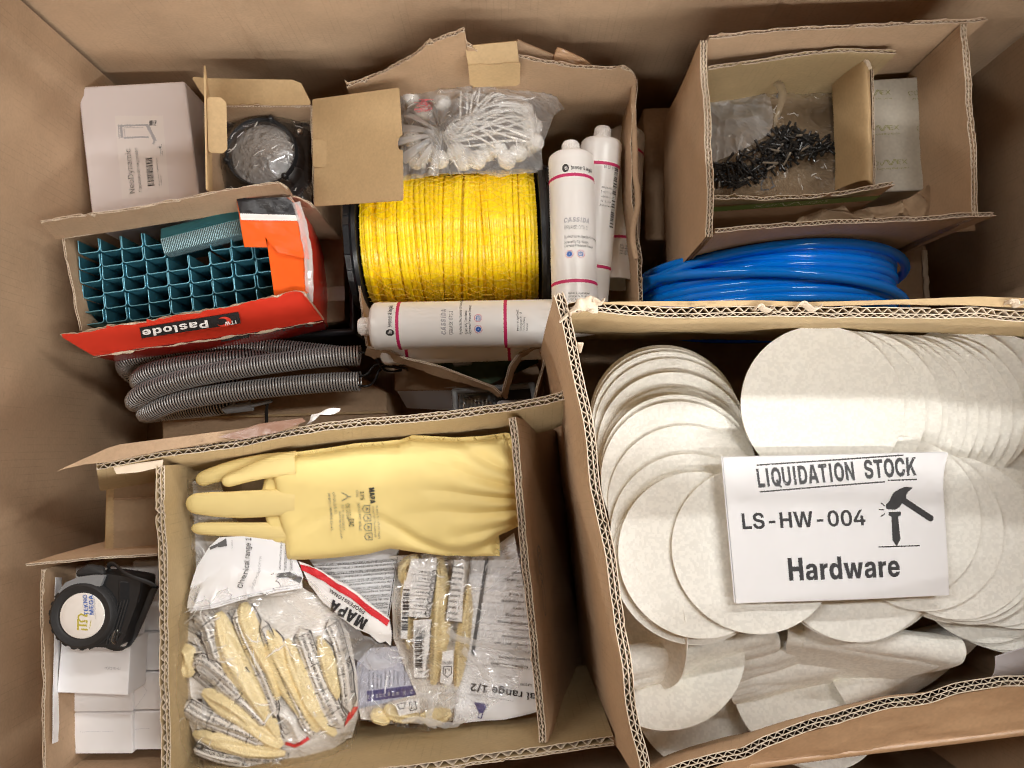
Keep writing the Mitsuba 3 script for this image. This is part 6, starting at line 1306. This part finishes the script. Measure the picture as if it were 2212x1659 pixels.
for k, (u, v) in enumerate(((1845, 1208), (1832, 1206), (1858, 1204), (1868, 1200))):
    disc(f'white filter disc, {ORD[k]} in the pile at the sign\'s front edge', 'discs of the pile under the front edge of the sign', u, v, .421 - k * .003 - (.008 if k == 3 else 0), (.01, -.02), seed=110 + k)
for k, (u, v) in enumerate(((2120, 1215), (2150, 1230), (2170, 1238))):
    disc(f'shaded filter disc, {ORD[k]} of those below the right pile', 'shaded discs below the right pile', u, v, .385 - k * .004, (0, -.10), seed=120 + k)

def bent(label, c, ax, curl, tilt, roll=0.0, r=RD, seed=0, mat='felt', phase=0.0):
    """A disc bent about its own axis ax (degrees in plan) to the radius curl, then tipped by tilt about that axis."""
    t = thing('bent_filter_disc', label, 'filter disc', 'bent filter discs along the front carton wall')
    a = math.radians(ax); e = np.array([math.cos(a), math.sin(a), 0]); p = np.array([-math.sin(a), math.cos(a), 0]); zz = np.array([0, 0, 1.0])
    ct, st_ = math.cos(math.radians(tilt)), math.sin(math.radians(tilt)); p2, z2 = p * ct + zz * st_, zz * ct - p * st_
    cr, sr = math.cos(math.radians(roll)), math.sin(math.radians(roll)); e2 = e * cr + z2 * sr; z3 = np.cross(e2, p2)
    def fn(q, lift=0.0):
        y = q[:, 1] + phase; th = y / curl
        n = -np.sin(th)[:, None] * p2 + np.cos(th)[:, None] * z3
        pt = c + q[:, :1] * e2 + (curl * np.sin(th))[:, None] * p2 + (curl * (1 - np.cos(th)))[:, None] * z3 + n * (.0025 * fb(np.c_[q * 25 + seed, q[:, :1] * 0], 2, seed))[:, None]
        return pt, n
    part(t, None, slab(Point(0, 0).buffer(r, quad_segs=24), fn, .0012, .007), mat, True)
bent('white disc standing curled against the left carton wall', P(1385, 1320, .36), 96, .25, -58, seed=3)
bent('rough edged stack disc low in the middle of the front row', P(1740, 1488, .335), 4, .35, -30, seed=10)
bent('second rough edged disc just under the low middle one', P(1742, 1494, .329), 4, .35, -30, seed=11)
bent('flat white disc lowest in the left front corner', P(1505, 1512, .315), 6, .5, -16, seed=9, r=.068)
bent('half hidden bent disc in the dark gap under the left stack', P(1440, 1410, .360), 30, .2, -35, seed=12)
def folded(label, mid, ax, phi, slope, w=.035, seed=0, roll=0.0):
    """A disc folded over: the fold runs through mid along ax (degrees in plan), its upper half falls towards the front by slope degrees."""
    t = thing('folded_filter_disc', label, 'filter disc', 'folded filter discs along the front carton wall')
    a = math.radians(ax); e = np.array([math.cos(a), math.sin(a), math.tan(math.radians(roll))]); e = unit(e); p = unit(np.cross([0, 0, 1.0], e)); zz = np.cross(e, p)
    ys = np.linspace(-RD * 1.05, RD * 1.05, 161); th = math.radians(phi) * (np.clip(ys / w, -1, 1) * .5 + .5) + math.radians(slope)
    dy = ys[1] - ys[0]; X, Z_ = np.cumsum(np.cos(th)) * dy, np.cumsum(np.sin(th)) * dy; k0 = 80; X -= X[k0]; Z_ -= Z_[k0]
    def fn(q, lift=0.0):
        b = np.interp(q[:, 1], ys, X); z = np.interp(q[:, 1], ys, Z_); tt = np.interp(q[:, 1], ys, th)
        n = -np.sin(tt)[:, None] * p + np.cos(tt)[:, None] * zz
        return np.asarray(mid) + q[:, :1] * e + b[:, None] * p + z[:, None] * zz + n * (.006 * fb(np.c_[q * 16 + seed, q[:, :1] * 0], 2, seed))[:, None], n
    part(t, None, slab(Point(0, 0).buffer(RD, quad_segs=24), fn, .0012, .006), 'felt', True)
folded('folded white disc with a pointed right tip, highest in the front row', P(1912, 1376, .400), -7, -165, 56, seed=1, roll=3, w=.02)
folded('folded white disc just under the one with the pointed tip', P(1868, 1382, .392), -10, -165, 52, seed=2, w=.02)
folded('folded white disc in the left half of the front row, under the left stack', P(1510, 1392, .392), 12, -160, 58, seed=3, w=.02)
folded('folded disc with rough side out, second from the left wall', P(1520, 1412, .384), 15, -150, 58, seed=4, w=.02)
folded('long folded disc from the left wall to the middle of the front row', P(1600, 1420, .374), 17, -150, 54, seed=8, w=.02)
folded('lowest folded disc at the left end of the front row', P(1480, 1474, .356), 20, -140, 52, seed=5, w=.02)
folded('grey shaded folded disc right of the middle, pointing at the front wall', P(1960, 1430, .356), 24, -150, 50, seed=6, w=.02)
folded('folded disc lying between the low middle discs and the left ones', P(1720, 1436, .360), 10, -150, 56, seed=7, w=.02)
folded('second folded disc tucked under the long one beside the left wall', P(1560, 1455, .350), 20, -150, 58, seed=9, w=.02)
for k, (mid, ax, sl, where) in enumerate(((P(1905, 1384, .396), -6, 55, 'one step under the disc with the pointed tip'), (P(1605, 1426, .370), 18, 54, 'one step under the long folded disc'), (P(1610, 1432, .366), 19, 53, 'two steps under the long folded disc'), (P(1514, 1400, .388), 13, 58, 'one step under the folded disc below the left stack'),
                                         (P(1725, 1442, .356), 11, 55, 'one step under the disc in the middle gap'), (P(1728, 1448, .352), 12, 54, 'two steps under the disc in the middle gap'), (P(1486, 1482, .351), 21, 51, 'one step under the lowest left folded disc'))):
    folded(f'thin edge of a folded disc, {where}', mid, ax, -155, sl, seed=20 + k, w=.02)
t = thing('grey_sheet', 'grey sheet leaning in the right front corner of the disc carton', 'sheet')
fq = bil(P(2070, 1490, .37), P(2400, 1430, .41), P(2330, 1360, .50), P(2150, 1420, .44)); W, Hh = fq.size
part(t, None, slab(sbox(0, 0, W, Hh), lambda q: (fq(q)[0] + np.array([0, 0, 1.0]) * (.02 * np.sin(np.pi * q[:, 1:2] / Hh)), fq(q)[1]), .001, .02), 'grey_paper', True)

# ------------------------------------------------------------------ the sign
ZS = .444
sq_ = PL([(1562, 988), (2036, 977), (2049, 1285), (1589, 1303)], ZS)
for k in (1, 0):
    t = thing('paper_sign', ['white printed paper sign with a hammer and nail picture lying on the discs', 'plain second sheet showing a thin edge under the printed sign'][k], 'sign')
    f0 = bil(*(sq_[[3, 2, 1, 0]] + np.array([-.0015 * k, .0006 * k, -.0012 * k]))); W, Hh = f0.size
    def sfn(q, lift=0.0, f0=f0, W=W, Hh=Hh):
        p, n = f0(q); s, r = q[:, 0] / W, q[:, 1] / Hh
        z = .011 * np.clip((s + r - 1.72) / .28, 0, 1) ** 2 + .0065 * np.exp(-((s - .55) / .5) ** 2) * np.exp(-((r - .1) / .5) ** 2) - .002 + .002 * np.clip((.12 - s) / .12, 0, 1) ** 2
        return p + np.array([0, 0, 1.0]) * (z + lift)[:, None], n
    part(t, 'sheet', slab(sbox(0, 0, W, Hh), sfn, .0003, .008), 'paper', True)
def spx(u, v): 
    """Sheet metres of a photo pixel."""
    p = P(u, v, ZS); a, b, d = sq_[3], sq_[2], sq_[0]; ex, ey = b - a, d - a
    m = np.linalg.lstsq(np.stack([ex, ey], 1), p - a, rcond=None)[0]; return m[0] * W, m[1] * Hh
def stext(s, a, b, hpx, **k):
    A, B = np.array(spx(*a)), np.array(spx(*b)); d = B - A
    return moved(fit(text_poly(s, hpx * mpp(ZS), **k), np.linalg.norm(d)), *A, math.degrees(math.atan2(d[1], d[0])))
def sline(pts, w): return LineString([spx(*p) for p in pts]).buffer(w * mpp(ZS) / 2, cap_style='flat')
rg = np.random.default_rng(3)
specks = shapely.union_all([affinity.rotate(affinity.scale(Point(*spx(rg.uniform(1632, 1968), rg.uniform(985, 1062))).buffer(rg.uniform(.0002, .0005)), 1 + 3 * rg.random(), 1), rg.uniform(0, 180)) for _ in range(70)])
pr1 = lambda nm, g, ink: printed(t, nm, g, sfn, 'ink_' + ('stamp' if nm.startswith('stamp') else ink), .0004, .0039)
pr1('stamp_lettering', stext('LIQUIDATION', (1637, 1053), (1838, 1034), 40, bold=3, fine=2).difference(specks), 'grey')
pr1('stamp_lettering', stext('STOCK', (1859, 1031), (1966, 1022), 40, bold=3, fine=2).difference(specks), 'grey')
pr1('stamp_line', sline([(1633, 1004), (1800, 990), (1935, 978)], 3).difference(specks), 'grey'); pr1('stamp_line', sline([(1640, 1062), (1780, 1048), (1900, 1037)], 3).union(sline([(1906, 1034), (1967, 1031)], 3)).difference(specks), 'grey')
pr1('lettering', stext('LS-HW-004', (1604, 1143), (1862, 1132), 33, bold=2, fine=2), 'black')
pr1('lettering', stext('Hardware', (1702, 1253), (1938, 1243), 47, bold=3, fine=2), 'black')
hd = Polygon([spx(*p) for p in ((1906, 1095), (1905, 1088), (1912, 1080), (1915, 1072), (1920, 1062), (1930, 1055), (1942, 1049), (1957, 1050), (1948, 1058), (1944, 1066), (1945, 1073), (1940, 1080), (1936, 1084), (1932, 1091), (1922, 1097))]).buffer(.0006)
pr1('hammer_picture', hd.union(LineString([spx(1938, 1076), spx(1999, 1116)]).buffer(6.8 * mpp(ZS))), 'black')
nail = Polygon([spx(*p) for p in ((1911, 1104), (1935, 1103), (1935, 1110), (1929, 1112), (1935, 1162), (1928, 1176), (1920, 1164), (1917, 1112), (1911, 1110))]).buffer(.0004)
pr1('nail_picture', nail, 'black')
pr1('ground_line', sline([(1889, 1179), (1978, 1176)], 2.6), 'black')
for a, b in (((1893, 1083), (1901, 1090)), ((1889, 1098), (1900, 1098)), ((1893, 1113), (1902, 1107))): pr1('spark_line', sline([a, b], 2.4), 'black')
